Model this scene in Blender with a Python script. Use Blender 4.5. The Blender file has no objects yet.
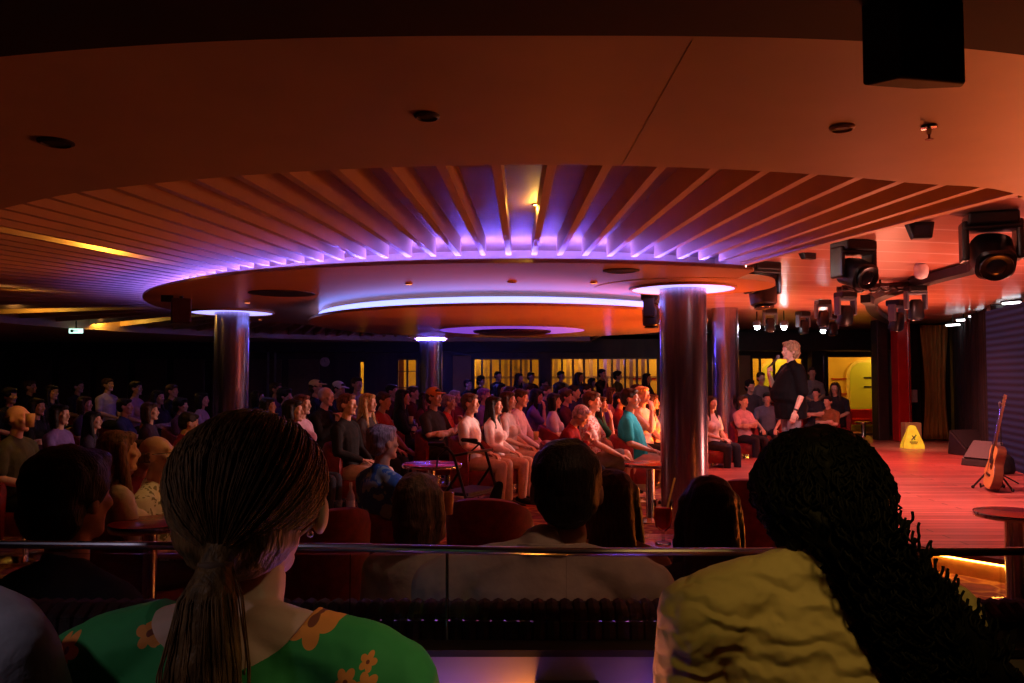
import bpy, bmesh, math, random
import numpy as np
from mathutils import Vector, Matrix
R = math.radians
PI = math.pi
random.seed(7)
sc = bpy.context.scene
COL = sc.collection
F = 800.0
PITCH = math.atan(34.5 / F)
CAMZ = 1.5
def W(x, y, d):
    """world point at depth Y=d seen at pixel x,y"""
    u = (x - 512) / F; v = (341.5 - y) / F
    dy = math.cos(PITCH) - v * math.sin(PITCH)
    dz = math.sin(PITCH) + v * math.cos(PITCH)
    t = d / dy
    return Vector((u * t, d, CAMZ + dz * t))

# ------------------------------------------------------------------ materials
MATS = {}
def new_mat(name):
    m = bpy.data.materials.new(name); m.use_nodes = True
    return m, m.node_tree, m.node_tree.nodes['Principled BSDF']
def N(nt, typ, **kw):
    n = nt.nodes.new(typ)
    for k, v in kw.items():
        if k in n.inputs.keys(): n.inputs[k].default_value = v
        else: setattr(n, k, v)
    return n
def c4(c, s=1.0): return (min(1, c[0]*s), min(1, c[1]*s), min(1, c[2]*s), 1)
def mat(name, col, rough=.6, metal=0, var=.15, scale=9, bump=0, bscale=60, emis=None, estr=0, stretch=None, spec=None, trans=0):
    if name in MATS: return MATS[name]
    m, nt, b = new_mat(name); MATS[name] = m
    tc = N(nt, 'ShaderNodeTexCoord'); src = tc.outputs['Object']
    if stretch:
        mp = N(nt, 'ShaderNodeMapping'); mp.inputs['Scale'].default_value = stretch
        nt.links.new(src, mp.inputs[0]); src = mp.outputs[0]
    no = N(nt, 'ShaderNodeTexNoise', Scale=scale, Detail=4.0)
    nt.links.new(src, no.inputs['Vector'])
    cr = N(nt, 'ShaderNodeValToRGB')
    cr.color_ramp.elements[0].color = c4(col, 1 - var); cr.color_ramp.elements[1].color = c4(col, 1 + var)
    cr.color_ramp.elements[0].position = .35; cr.color_ramp.elements[1].position = .65
    nt.links.new(no.outputs['Fac'], cr.inputs[0]); nt.links.new(cr.outputs[0], b.inputs['Base Color'])
    b.inputs['Roughness'].default_value = rough; b.inputs['Metallic'].default_value = metal
    if spec is not None: b.inputs['Specular IOR Level'].default_value = spec
    if trans: b.inputs['Transmission Weight'].default_value = trans
    if bump:
        n2 = N(nt, 'ShaderNodeTexNoise', Scale=bscale, Detail=3.0); nt.links.new(src, n2.inputs['Vector'])
        bp = N(nt, 'ShaderNodeBump', Strength=bump, Distance=.01)
        nt.links.new(n2.outputs['Fac'], bp.inputs['Height']); nt.links.new(bp.outputs[0], b.inputs['Normal'])
    if emis:
        b.inputs['Emission Color'].default_value = c4(emis); b.inputs['Emission Strength'].default_value = estr
    return m
def cloth(col): return mat('cloth_%02d_%02d_%02d' % tuple(int(99*c) for c in col), col, .85, 0, .12, 14, .35, 30, spec=.1)
def printm(name, c1, c2, scale):
    if name in MATS: return MATS[name]
    m, nt, b = new_mat(name); MATS[name] = m; tc = N(nt, 'ShaderNodeTexCoord'); no = N(nt, 'ShaderNodeTexNoise', Scale=scale*.8); mx = N(nt, 'ShaderNodeMix'); mx.data_type = 'RGBA'; mx.inputs['Factor'].default_value = .15
    nt.links.new(tc.outputs['Object'], no.inputs['Vector']); nt.links.new(tc.outputs['Object'], mx.inputs[6]); nt.links.new(no.outputs['Color'], mx.inputs[7])
    v = N(nt, 'ShaderNodeTexVoronoi', Scale=scale); nt.links.new(mx.outputs[2], v.inputs['Vector'])
    cr = N(nt, 'ShaderNodeValToRGB'); cr.color_ramp.interpolation = 'CONSTANT'; cr.color_ramp.elements[0].color = c4(c2); cr.color_ramp.elements[1].color = c4(c1); cr.color_ramp.elements[1].position = .42
    nt.links.new(v.outputs['Distance'], cr.inputs[0]); nt.links.new(cr.outputs[0], b.inputs['Base Color']); b.inputs['Roughness'].default_value = .85
    return m
def skinm(col): return mat('skin_%02d_%02d_%02d' % tuple(int(99*c) for c in col), col, .5, 0, .06, 12, .05, 90)
def hairm(col): return mat('hair_%03d_%03d_%03d' % tuple(int(999*c) for c in col), col, .5, 0, .5, 30, .5, 60, stretch=(3, 3, .5), spec=.3)
def glow(name, col, s):
    if name in MATS: return MATS[name]
    return mat(name, (.8, .8, .8), .5, 0, .02, emis=col, estr=s)

M_BLACK = mat('matte_black_plastic', (.012, .012, .013), .45, var=.3)
M_GEAR = mat('lamp_housing_black', (.008, .008, .01), .35, var=.3, bump=.05)
M_GREY = mat('lamp_housing_grey', (.13, .14, .18), .4, var=.1)
M_CHROME = mat('polished_chrome', (.75, .73, .75), .16, 1, .05)
M_STEEL = mat('brushed_steel_cladding', (.5, .46, .6), .24, 1, .12, 6, stretch=(8, 8, .4))
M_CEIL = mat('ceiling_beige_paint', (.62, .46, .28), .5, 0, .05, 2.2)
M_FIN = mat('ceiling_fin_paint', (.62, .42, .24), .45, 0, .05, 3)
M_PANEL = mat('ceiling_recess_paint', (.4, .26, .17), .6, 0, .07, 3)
M_DARKC = mat('dark_bulkhead_paint', (.016, .01, .008), .75, 0, .15, 2)
M_DISC = mat('lacquered_disc_paint', (.65, .33, .16), .25, 0, .04, 2)
M_WALL = mat('dark_walnut_panelling', (.035, .022, .014), .45, 0, .4, 6, stretch=(1, 1, .2))
M_BEAM = mat('dark_beam_paint', (.02, .014, .014), .5, 0, .2)
M_RED = mat('red_lacquer', (.45, .015, .012), .22, 0, .08, 4)
M_REDV = mat('red_velvet', (.2, .009, .01), .6, 0, .25, 20, .15, 60)
M_REDTOP = mat('red_table_laminate', (.5, .03, .03), .25, 0, .08)
M_DRAPE = mat('black_velvet_drape', (.006, .006, .007), .9, 0, .3)
M_GOLD = mat('gold_drape', (.25, .17, .03), .6, 0, .25, 10, stretch=(4, 4, .3))
M_YEL = mat('yellow_wall_paint', (.85, .55, .06), .6, 0, .08, 2)
M_LIME = mat('lime_yellow_door_paint', (.65, .68, .05), .5, 0, .05, 2)
M_TAN = mat('tan_panel', (.35, .2, .07), .5, 0, .1, 3)
M_BOTTLE = mat('bottle_glass', (.3, .3, .25), .08, 0, .05, trans=.7)
M_GLASS = None

def glass_mat():
    m, nt, b = new_mat('clear_glass'); 
    for n in list(nt.nodes):
        if n.type == 'BSDF_PRINCIPLED': nt.nodes.remove(n)
    out = [n for n in nt.nodes if n.type == 'OUTPUT_MATERIAL'][0]
    tr = N(nt, 'ShaderNodeBsdfTransparent'); tr.inputs[0].default_value = (.9, .88, .88, 1)
    gl = N(nt, 'ShaderNodeBsdfGlossy', Roughness=.08); gl.inputs[0].default_value = (.6, .6, .6, 1)
    fr = N(nt, 'ShaderNodeFresnel', IOR=1.3); mx = N(nt, 'ShaderNodeMixShader')
    nt.links.new(fr.outputs[0], mx.inputs[0]); nt.links.new(tr.outputs[0], mx.inputs[1]); nt.links.new(gl.outputs[0], mx.inputs[2])
    nt.links.new(mx.outputs[0], out.inputs[0]); return m
M_GLASS = glass_mat()

def plank_mat(name, c1, c2, line, rough, bw, rh, rotz=0, msize=.004, linehi=False):
    m, nt, b = new_mat(name)
    tc = N(nt, 'ShaderNodeTexCoord'); mp = N(nt, 'ShaderNodeMapping'); mp.inputs['Rotation'].default_value = (0, 0, rotz)
    nt.links.new(tc.outputs['Object'], mp.inputs[0])
    br = N(nt, 'ShaderNodeTexBrick', Scale=1.0); br.inputs['Brick Width'].default_value = bw; br.inputs['Row Height'].default_value = rh
    br.inputs['Mortar Size'].default_value = msize; br.inputs['Color1'].default_value = c4(c1); br.inputs['Color2'].default_value = c4(c2); br.inputs['Mortar'].default_value = c4(line)
    nt.links.new(mp.outputs[0], br.inputs['Vector'])
    no = N(nt, 'ShaderNodeTexNoise', Scale=3.0, Detail=5.0)
    mp2 = N(nt, 'ShaderNodeMapping'); mp2.inputs['Scale'].default_value = (.6, 9, 1); nt.links.new(mp.outputs[0], mp2.inputs[0]); nt.links.new(mp2.outputs[0], no.inputs['Vector'])
    mx = N(nt, 'ShaderNodeMix'); mx.data_type = 'RGBA'; mx.blend_type = 'MULTIPLY'; mx.inputs['Factor'].default_value = .7
    cr = N(nt, 'ShaderNodeValToRGB'); cr.color_ramp.elements[0].color = (.55, .55, .55, 1); cr.color_ramp.elements[0].position = .3; cr.color_ramp.elements[1].position = .7
    nt.links.new(no.outputs['Fac'], cr.inputs[0])
    cr.color_ramp.elements[0].color = (.4, .4, .4, 1) if 'stage_red' in name else (.75, .75, .75, 1)
    nt.links.new(br.outputs['Color'], mx.inputs[6]); nt.links.new(cr.outputs[0], mx.inputs[7]); nt.links.new(mx.outputs[2], b.inputs['Base Color'])
    b.inputs['Roughness'].default_value = rough; b.inputs['Specular IOR Level'].default_value = .35
    bp = N(nt, 'ShaderNodeBump', Strength=.15, Distance=.01); nt.links.new(no.outputs['Fac'], bp.inputs['Height']); nt.links.new(bp.outputs[0], b.inputs['Normal'])
    return m
M_STAGE = plank_mat('stage_red_wood', (.62, .19, .15), (.4, .09, .07), (.08, .015, .015), .34, 1.8, .13, msize=.008)
M_SCEIL = plank_mat('stage_ceiling_lacquer', (.66, .25, .15), (.58, .2, .11), (.9, .62, .55), .28, 30, .55, rotz=R(-12), msize=.018)

def carpet_mat():
    m, nt, b = new_mat('patterned_carpet')
    tc = N(nt, 'ShaderNodeTexCoord'); v = N(nt, 'ShaderNodeTexVoronoi', Scale=6.5); v.feature = 'DISTANCE_TO_EDGE'
    no = N(nt, 'ShaderNodeTexNoise', Scale=3.0, Detail=2.0)
    nt.links.new(tc.outputs['Object'], no.inputs['Vector'])
    mx0 = N(nt, 'ShaderNodeMix'); mx0.data_type = 'RGBA'; mx0.inputs['Factor'].default_value = .25
    nt.links.new(tc.outputs['Object'], mx0.inputs[6]); nt.links.new(no.outputs['Color'], mx0.inputs[7]); nt.links.new(mx0.outputs[2], v.inputs['Vector'])
    cr = N(nt, 'ShaderNodeValToRGB'); e = cr.color_ramp.elements
    e[0].position = .0; e[0].color = (.5, .3, .08, 1); e[1].position = .16; e[1].color = (.16, .025, .03, 1)
    a = cr.color_ramp.elements.new(.06); a.color = (.3, .1, .05, 1); a = cr.color_ramp.elements.new(.4); a.color = (.28, .05, .06, 1)
    nt.links.new(v.outputs['Distance'], cr.inputs[0]); nt.links.new(cr.outputs[0], b.inputs['Base Color']); b.inputs['Roughness'].default_value = .9
    return m
M_CARPET = carpet_mat()

# ------------------------------------------------------------------ object helpers
def link(o, parent=None):
    COL.objects.link(o)
    if parent is not None: o.parent = parent
    return o
def empty(name, loc=(0, 0, 0), rz=0):
    o = bpy.data.objects.new(name, None); o.location = loc; o.rotation_euler = (0, 0, rz); o.empty_display_size = .1
    return link(o)
def tag(o, label, cat, group=None, kind=None):
    o['label'] = label; o['category'] = cat
    if group: o['group'] = group
    if kind: o['kind'] = kind
    return o
def copy_tree(o, parent=None):
    c = o.copy(); COL.objects.link(c)
    if parent is not None: c.parent = parent
    for ch in list(o.children): copy_tree(ch, c)
    return c

class S:
    """collects closed shapes"""
    def __init__(s): s.v = []; s.f = []; s.T = None
    def add(s, vs, fs):
        n = len(s.v)
        if s.T is not None: vs = [s.T @ Vector(p) for p in vs]
        s.v += [tuple(p) for p in vs]; s.f += [tuple(i + n for i in f) for f in fs]
    def box(s, c, size, rot=None):
        hx, hy, hz = size[0]/2, size[1]/2, size[2]/2
        vs = [Vector((x, y, z)) for x in (-hx, hx) for y in (-hy, hy) for z in (-hz, hz)]
        if rot is not None: vs = [rot @ p for p in vs]
        c = Vector(c); vs = [p + c for p in vs]
        s.add(vs, [(0,1,3,2), (4,6,7,5), (0,4,5,1), (2,3,7,6), (0,2,6,4), (1,5,7,3)])
    def ell(s, c, r, rot=None, seg=14):
        c = Vector(c); nr = seg // 2 + 1; vs = [Vector((0, 0, r[2]))]; 
        for i in range(1, nr):
            a = PI * i / nr
            for j in range(seg):
                t = 2*PI*j/seg; vs.append(Vector((r[0]*math.sin(a)*math.cos(t), r[1]*math.sin(a)*math.sin(t), r[2]*math.cos(a))))
        vs.append(Vector((0, 0, -r[2])))
        if rot is not None: vs = [rot @ p for p in vs]
        fs = [(0, 1+j, 1+(j+1) % seg) for j in range(seg)]
        for i in range(nr-2):
            for j in range(seg):
                a = 1+i*seg+j; b = 1+i*seg+(j+1) % seg; fs.append((a, a+seg, b+seg, b))
        L = len(vs)-1; o = 1+(nr-2)*seg
        fs += [(L, o+(j+1) % seg, o+j) for j in range(seg)]
        s.add([p + c for p in vs], fs)
    def rings(s, rings):
        n = len(rings[0]); vs = [p for r in rings for p in r]; fs = []
        for i in range(len(rings)-1):
            for j in range(n):
                a = i*n+j; b = i*n+(j+1) % n; fs.append((a, b, b+n, a+n))
        fs.append(tuple(reversed(range(n)))); fs.append(tuple(range((len(rings)-1)*n, len(rings)*n)))
        s.add(vs, fs)
    def cap(s, p0, p1, r0, r1, seg=12, flat=False):
        p0 = Vector(p0); p1 = Vector(p1); d = p1-p0; L = d.length or 1e-6; d /= L
        u = d.orthogonal().normalized(); w = d.cross(u)
        def ring(c, r): return [c + (u*math.cos(2*PI*j/seg) + w*math.sin(2*PI*j/seg))*r for j in range(seg)]
        rs = []
        if not flat:
            for a in (-80, -50, -22): rs.append(ring(p0 + d*r0*math.sin(R(a)), r0*math.cos(R(a))))
        else: rs.append(ring(p0, r0))
        if not flat:
            rs.append(ring(p0, r0)); rs.append(ring(p1, r1))
            for a in (22, 50, 80): rs.append(ring(p1 + d*r1*math.sin(R(a)), r1*math.cos(R(a))))
        else: rs.append(ring(p1, r1))
        s.rings(rs)
    def tube(s, pts, r, seg=10):
        for a, b in zip(pts, pts[1:]): s.cap(a, b, r, r, seg)
    def chain(s, pr, seg=12):
        for (a, ra), (b, rb) in zip(pr, pr[1:]): s.cap(a, b, ra, rb, seg)
    def loft(s, secs, seg=18, power=2.0):
        rs = []
        for c, rx, ry in secs:
            r = []
            for j in range(seg):
                t = 2*PI*j/seg; ct, st = math.cos(t), math.sin(t); k = 2.0/power
                r.append(Vector((c[0]+rx*math.copysign(abs(ct)**k, ct), c[1]+ry*math.copysign(abs(st)**k, st), c[2])))
            rs.append(r)
        s.rings(rs)
    def lathe(s, c, prof, seg=32):
        c = Vector(c)
        s.rings([[c + Vector((r*math.cos(2*PI*j/seg), r*math.sin(2*PI*j/seg), z)) for j in range(seg)] for r, z in prof])
    def prism(s, poly, z0, z1):
        n = len(poly); vs = [(p[0], p[1], z0) for p in poly] + [(p[0], p[1], z1) for p in poly]
        s.add(vs, [tuple(reversed(range(n))), tuple(range(n, 2*n))] + [(i, (i+1) % n, n+(i+1) % n, n+i) for i in range(n)])
    def mesh(s, name, smooth=False, fix=True):
        m = bpy.data.meshes.new(name); m.from_pydata(s.v, [], s.f)
        if fix:
            bm = bmesh.new(); bm.from_mesh(m); bmesh.ops.recalc_face_normals(bm, faces=bm.faces); bm.to_mesh(m); bm.free()
        if smooth: m.polygons.foreach_set('use_smooth', [True]*len(m.polygons))
        return m
    def obj(s, name, m, parent=None, smooth=False, bevel=0):
        o = bpy.data.objects.new(name, s.mesh(name, smooth)); o.data.materials.append(m); link(o, parent)
        if bevel:
            b = o.modifiers.new('bevel', 'BEVEL'); b.width = bevel; b.segments = 2; b.limit_method = 'ANGLE'; b.angle_limit = R(40)
        elif smooth == 'auto':
            pass
        return o
def autosmooth(o, ang=35):
    me = o.data; me.polygons.foreach_set('use_smooth', [True]*len(me.polygons))
    bm = bmesh.new(); bm.from_mesh(me)
    for e in bm.edges:
        if len(e.link_faces) == 2 and e.calc_face_angle(0) > R(ang): e.smooth = False
    bm.to_mesh(me); bm.free(); return o
TMPC = bpy.data.collections.new('temporary'); COL.children.link(TMPC)
def remeshed(s, name, voxel, smooth=4, noise=0, nscale=.1):
    me = s.mesh(name, fix=True)
    o = bpy.data.objects.new('tmp', me); TMPC.objects.link(o)
    m = o.modifiers.new('r', 'REMESH'); m.mode = 'VOXEL'; m.voxel_size = voxel; m.use_smooth_shade = True
    if smooth:
        sm = o.modifiers.new('s', 'SMOOTH'); sm.factor = .5; sm.iterations = smooth
    if noise:
        tx = bpy.data.textures.new('n', 'CLOUDS'); tx.noise_scale = nscale
        dm = o.modifiers.new('d', 'DISPLACE'); dm.texture = tx; dm.strength = noise; dm.mid_level = .5
    dg = bpy.context.evaluated_depsgraph_get(); dg.update()
    out = bpy.data.meshes.new_from_object(o.evaluated_get(dg), depsgraph=dg); out.name = name
    out.polygons.foreach_set('use_smooth', [True]*len(out.polygons))
    bpy.data.objects.remove(o); bpy.data.meshes.remove(me)
    return out
def cut_mesh(me, cutter):
    a = bpy.data.objects.new('a', me); b = bpy.data.objects.new('b', cutter.mesh('cut')); TMPC.objects.link(a); TMPC.objects.link(b)
    m = a.modifiers.new('b', 'BOOLEAN'); m.object = b; m.operation = 'DIFFERENCE'; m.solver = 'EXACT'
    dg = bpy.context.evaluated_depsgraph_get(); dg.update(); out = bpy.data.meshes.new_from_object(a.evaluated_get(dg), depsgraph=dg)
    bpy.data.objects.remove(a); bpy.data.objects.remove(b); return out
def structure(o): o['kind'] = 'structure'; return o

# ------------------------------------------------------------------ people
def hand(s, w, d, n, curl=.5, side=1, sc_=1.0):
    """w wrist, d finger direction, n palm normal (fingers curl to n)"""
    w = Vector(w); d = Vector(d).normalized(); n = Vector(n); n = (n - d*n.dot(d)).normalized(); lat = d.cross(n)*side
    rot = Matrix((lat, d, n)).transposed()
    s.ell(w + d*.05*sc_, (.041*sc_, .055*sc_, .016*sc_), rot, 12)
    for k, (off, ln) in enumerate(((-.031, .062), (-.011, .075), (.011, .08), (.031, .072))):
        b = w + d*.092*sc_ + lat*off*sc_
        a1 = curl; m1 = b + (d*math.cos(a1) + n*math.sin(a1))*ln*.5*sc_
        a2 = curl*2.1; m2 = m1 + (d*math.cos(a2) + n*math.sin(a2))*ln*.5*sc_
        s.chain([(b - d*.02, .0095*sc_), (m1, .0085*sc_), (m2, .0072*sc_)], 8)
    t0 = w + d*.03*sc_ + lat*.032*sc_; t1 = t0 + (d*.6 + lat*.7 + n*.25).normalized()*.04*sc_; t2 = t1 + (d*.85 + lat*.1 + n*.5).normalized()*.032*sc_
    s.chain([(t0, .013*sc_), (t1, .011*sc_), (t2, .009*sc_)], 8)

POSES = {}
def sit_pose(arms='lap', legs='down', fem=False, belly=0., lean=0., hyaw=0., hpitch=0.):
    sh = .165 if fem else .19
    P = dict(fem=fem, belly=belly, sh=sh, lean=lean, hyaw=hyaw, hpitch=hpitch, stand=False)
    if arms == 'lap':
        P['arms'] = [((-sh-.05, .03, .27), (-.07, .24, .17), (.5, .8, -.1), (0, 0, -1)), ((sh+.05, .03, .27), (.08, .22, .19), (-.5, .8, -.1), (0, 0, -1))]
    elif arms == 'cross':
        P['arms'] = [((-sh-.05, .09, .29), (.05, .2, .3), (1, .1, .1), (0, -1, 0)), ((sh+.05, .09, .30), (-.05, .18, .33), (-1, .1, .1), (0, -1, 0))]
    elif arms == 'chin':
        P['arms'] = [((-sh-.04, .04, .28), (-.03, .25, .2), (.7, .6, 0), (0, 0, -1)), ((sh-.02, .2, .31), (.04, .16, .55), (-.1, -.1, 1), (-.5, -1, 0))]
    elif arms == 'knees':
        P['arms'] = [((-sh-.05, .12, .3), (-.12, .36, .18), (.1, 1, -.2), (0, 0, -1)), ((sh+.05, .12, .3), (.12, .36, .18), (-.1, 1, -.2), (0, 0, -1))]
    elif arms == 'clasp':
        P['arms'] = [((-sh-.03, .1, .3), (-.03, .2, .46), (.4, -.1, .9), (.9, -.3, 0)), ((sh+.03, .1, .3), (.03, .2, .46), (-.4, -.1, .9), (-.9, -.3, 0))]
    else:
        P['arms'] = arms
    if legs == 'down':
        P['legs'] = [((-.11, .42, .05), (-.12, .43, -.37), (-.03, 1, -.12)), ((.11, .42, .05), (.12, .40, -.37), (.05, 1, -.12))]
    elif legs == 'crossed':
        P['legs'] = [((-.08, .43, .05), (-.1, .42, -.37), (0, 1, -.12)), ((.02, .42, .19), (-.2, .52, -.12), (-.1, .9, -.5))]
    elif legs == 'out':
        P['legs'] = [((-.10, .42, .06), (-.11, .45, -.34), (0, 1, -.12)), ((.08, .42, .17), (.1, .84, .27), (0, .35, 1))]
    elif legs == 'side':
        P['legs'] = [((.16, .27, .05), (.18, .22, -.37), (.5, 1, -.12)), ((.34, .18, .05), (.34, .12, -.37), (.5, 1, -.12))]
    return P
def stand_pose(arms):
    return dict(fem=False, belly=.05, sh=.2, lean=0, hyaw=0, hpitch=0, stand=True, arms=arms,
                legs=[((-.10, .02, -.40), (-.11, -.02, -.80), (-.1, 1, -.1)), ((.10, .0, -.40), (.11, -.04, -.80), (.1, 1, -.1))])
HP = Vector((0, -.01, .60))
def head_matrix(P):
    return Matrix.Translation(HP + Vector(P.get('hoff', (0, 0, 0)))) @ Matrix.Rotation(P['hyaw'], 4, 'Z') @ Matrix.Rotation(P['hpitch'], 4, 'X') @ Matrix.Translation(-HP)
def torso(s, P, g):
    f = P['fem']; b = P['belly']; k = .9 if f else 1.0; g2 = g
    s.loft([((0, 0, -.02), .10+g, .08+g), ((0, 0, .03), .172+g, .125+g), ((0, .01+b*.3, .13), .172+g+b*.4, .122+g+b*.5), ((0, b*.45, .23), .145*k+g+b*.6, .105*k+g+b*.7),
            ((0, b*.2, .33), .152*k+g+b*.4, .11*k+g+b*.4), ((0, -.005, .42), .17*k+g+b*.2, .112*k+g+b*.2), ((0, -.015, .50), .165*k+g, .092*k+g), ((0, -.02, .55), .11*k+g*.6, .066+g*.6), ((0, -.02, .575), .06+g*.3, .052+g*.3)])
    for sx in (-1, 1):
        s.ell((sx*(P['sh']-.03), -.015, .50), (.06+g, .06+g, .058+g))
        s.cap((sx*.04, -.02, .56), (sx*(P['sh']-.03), -.015, .515), .045+g*.6, .05+g*.8)
    if f:
        for sx in (-1, 1): s.ell((sx*.07, .085, .37), (.062+g, .055+g, .06+g))
def arm_pts(P, i):
    sx = -1 if i == 0 else 1
    return Vector((sx*P['sh'], -.015, .495)), Vector(P['arms'][i][0]), Vector(P['arms'][i][1])
def build_body(P, voxel, face=True):
    s = S(); torso(s, P, 0)
    lean = Matrix.Rotation(-P['lean'], 4, 'X') if P['lean'] else None
    ho = Vector(P.get('hoff', (0, 0, 0))); s.cap((0, -.02, .54), Vector((0, -.002, .65))+ho, .056, .05)
    s.T = head_matrix(P)
    s.ell((0, -.008, .775), (.076, .094, .088), seg=20); s.ell((0, .028, .715), (.06, .064, .068), seg=18)
    s.cap((-.02, .06, .672), (.02, .06, .672), .024, .024)
    s.cap((0, .082, .66), (0, .083, .662), .018, .018)
    s.cap((-.032, .068, .79), (.032, .068, .79), .02, .02)
    s.chain([((0, .088, .772), .008), ((0, .107, .742), .011), ((0, .108, .732), .0135)], 8)
    for sx in (-1, 1):
        s.ell((sx*.012, .098, .73), (.008, .01, .008)); s.ell((sx*.042, .068, .738), (.022, .02, .02))
        s.ell((sx*(.078+P.get('ear', 0)), -.004, .745), (.009+P.get('ear', 0)*.2, .019, .030), Matrix.Rotation(sx*.25, 3, 'Z')); s.ell((sx*.031, .078, .768), (.014, .012, .009))
    s.ell((0, .092, .706), (.024, .01, .006)); s.ell((0, .09, .697), (.02, .011, .007))
    s.T = None
    for i in (0, 1):
        a, e, w = arm_pts(P, i); m = a.lerp(e, .45); fm = e.lerp(w, .35)
        s.chain([(a, .05), (m, .046), (e, .036), (fm, .038), (w, .024)])
        d, n = P['arms'][i][2], P['arms'][i][3]; hand(s, w, d, n, P.get('curl', [.5, .5])[i], 1 if i == 0 else -1)
        kn, an, fd = [Vector(q) for q in P['legs'][i]]; hip = Vector(((-.09, .09)[i], 0, .06 if not P['stand'] else .03))
        s.chain([(hip, .088), (hip.lerp(kn, .5), .075), (kn, .053), (kn.lerp(an, .3), .055), (an, .034)])
        fd.normalize(); s.chain([(an - fd*.04 + Vector((0, 0, -.02)), .032), (an + fd*.1 + Vector((0, 0, -.028)), .033), (an + fd*.18 + Vector((0, 0, -.035)), .026)])
    me = remeshed(s, 'body', voxel, 2)
    n = len(me.polygons); ce = np.empty(n*3, 'f'); me.polygons.foreach_get('center', ce); ce = ce.reshape(-1, 3); mi = np.zeros(n, 'i')
    H = head_matrix(P)
    for sx in (-1, 1):
        c = np.array(H @ Vector((sx*.031, .09, .768))); q = (ce-c)/np.array((.017, .02, .009)); mi[(q**2).sum(1) < 1] = 2
    c = np.array(H @ Vector((0, .1, .702))); q = (ce-c)/np.array((.026, .02, .011)); mi[(q**2).sum(1) < 1] = 1
    me.polygons.foreach_set('material_index', mi)
    return me
def build_shirt(P, sleeve, voxel, noise=.006):
    s = S(); torso(s, P, .014)
    s.cap((0, -.022, .55), (0, -.02, .583), .066, .062)
    for i in (0, 1):
        a, e, w = arm_pts(P, i)
        if sleeve == 'long': s.chain([(a, .064), (a.lerp(e, .5), .058), (e, .05), (e.lerp(w, .5), .048), (e.lerp(w, .93), .036)])
        elif sleeve == 'short': s.chain([(a, .066), (a.lerp(e, .4), .062), (a.lerp(e, .72), .06)])
    return remeshed(s, 'shirt', voxel, 2, noise, .07)
def build_legs(P, kind, voxel):
    s = S(); g = .016
    s.loft([((0, 0, -.03), .11+g, .09+g), ((0, 0, .03), .175+g, .13+g), ((0, .01, .12), .172+g+P['belly']*.3, .12+g+P['belly']*.4)])
    for i in (0, 1):
        kn, an, fd = [Vector(q) for q in P['legs'][i]]; hip = Vector(((-.09, .09)[i], 0, .06 if not P['stand'] else .03))
        if kind == 'long': s.chain([(hip, .1), (hip.lerp(kn, .5), .09), (kn, .07), (kn.lerp(an, .4), .066), (kn.lerp(an, .93), .055)])
        else: s.chain([(hip, .1), (hip.lerp(kn, .5), .094), (hip.lerp(kn, .85), .08)])
    return remeshed(s, 'trousers', voxel, 2, .005, .08)
def build_shoe(P, i):
    s = S(); kn, an, fd = [Vector(q) for q in P['legs'][i]]; fd.normalize()
    s.chain([(an - fd*.045 + Vector((0, 0, -.02)), .042), (an + fd*.09 + Vector((0, 0, -.03)), .044), (an + fd*.19 + Vector((0, 0, -.04)), .034)])
    return remeshed(s, 'shoe', .012, 2)
def build_hair(P, kind, voxel=.009, noise=.012):
    s = S(); s.T = head_matrix(P)
    if kind != 'ring':
        s.ell((0, -.018, .792), (.085, .1, .087), seg=18)
        s.ell((0, -.045, .745), (.076, .067, .075))
        s.ell((0, .05, .835), (.06, .045, .03))
    if kind == 'ring':
        for k in range(9):
            t = PI + PI*k/8; s.ell((.074*math.cos(t), -.02+.075*math.sin(t), .745), (.016, .022, .035))
    if kind == 'full':
        s.ell((0, -.02, .80), (.1, .112, .095)); s.ell((0, -.06, .73), (.088, .065, .085)); s.ell((0, .05, .845), (.07, .05, .035))
    if kind == 'bob':
        for sx in (-1, 1): s.chain([((sx*.07, -.01, .79), .035), ((sx*.078, .0, .70), .036), ((sx*.066, .0, .63), .03)])
        s.loft([((0, -.05, .60), .07, .04), ((0, -.05, .68), .085, .06), ((0, -.04, .78), .085, .07)])
    if kind == 'long':
        for sx in (-1, 1): s.chain([((sx*.068, -.01, .79), .034), ((sx*.082, .0, .70), .034), ((sx*.09, .02, .58), .032), ((sx*.1, .05, .47), .022)])
        s.loft([((0, -.1, .36), .075, .025), ((0, -.1, .45), .1, .035), ((0, -.085, .56), .1, .045), ((0, -.06, .68), .088, .06), ((0, -.04, .78), .085, .07)])
    if kind == 'bun':
        s.ell((0, -.1, .83), (.045, .045, .042))
    return remeshed(s, 'hair', voxel, 2, noise, .03)
def build_cap(P):
    s = S(); s.T = head_matrix(P); s.ell((0, -.012, .81), (.088, .105, .078), seg=18); s.ell((0, .11, .812), (.07, .07, .01))
    return remeshed(s, 'cap', .01, 2)

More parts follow.
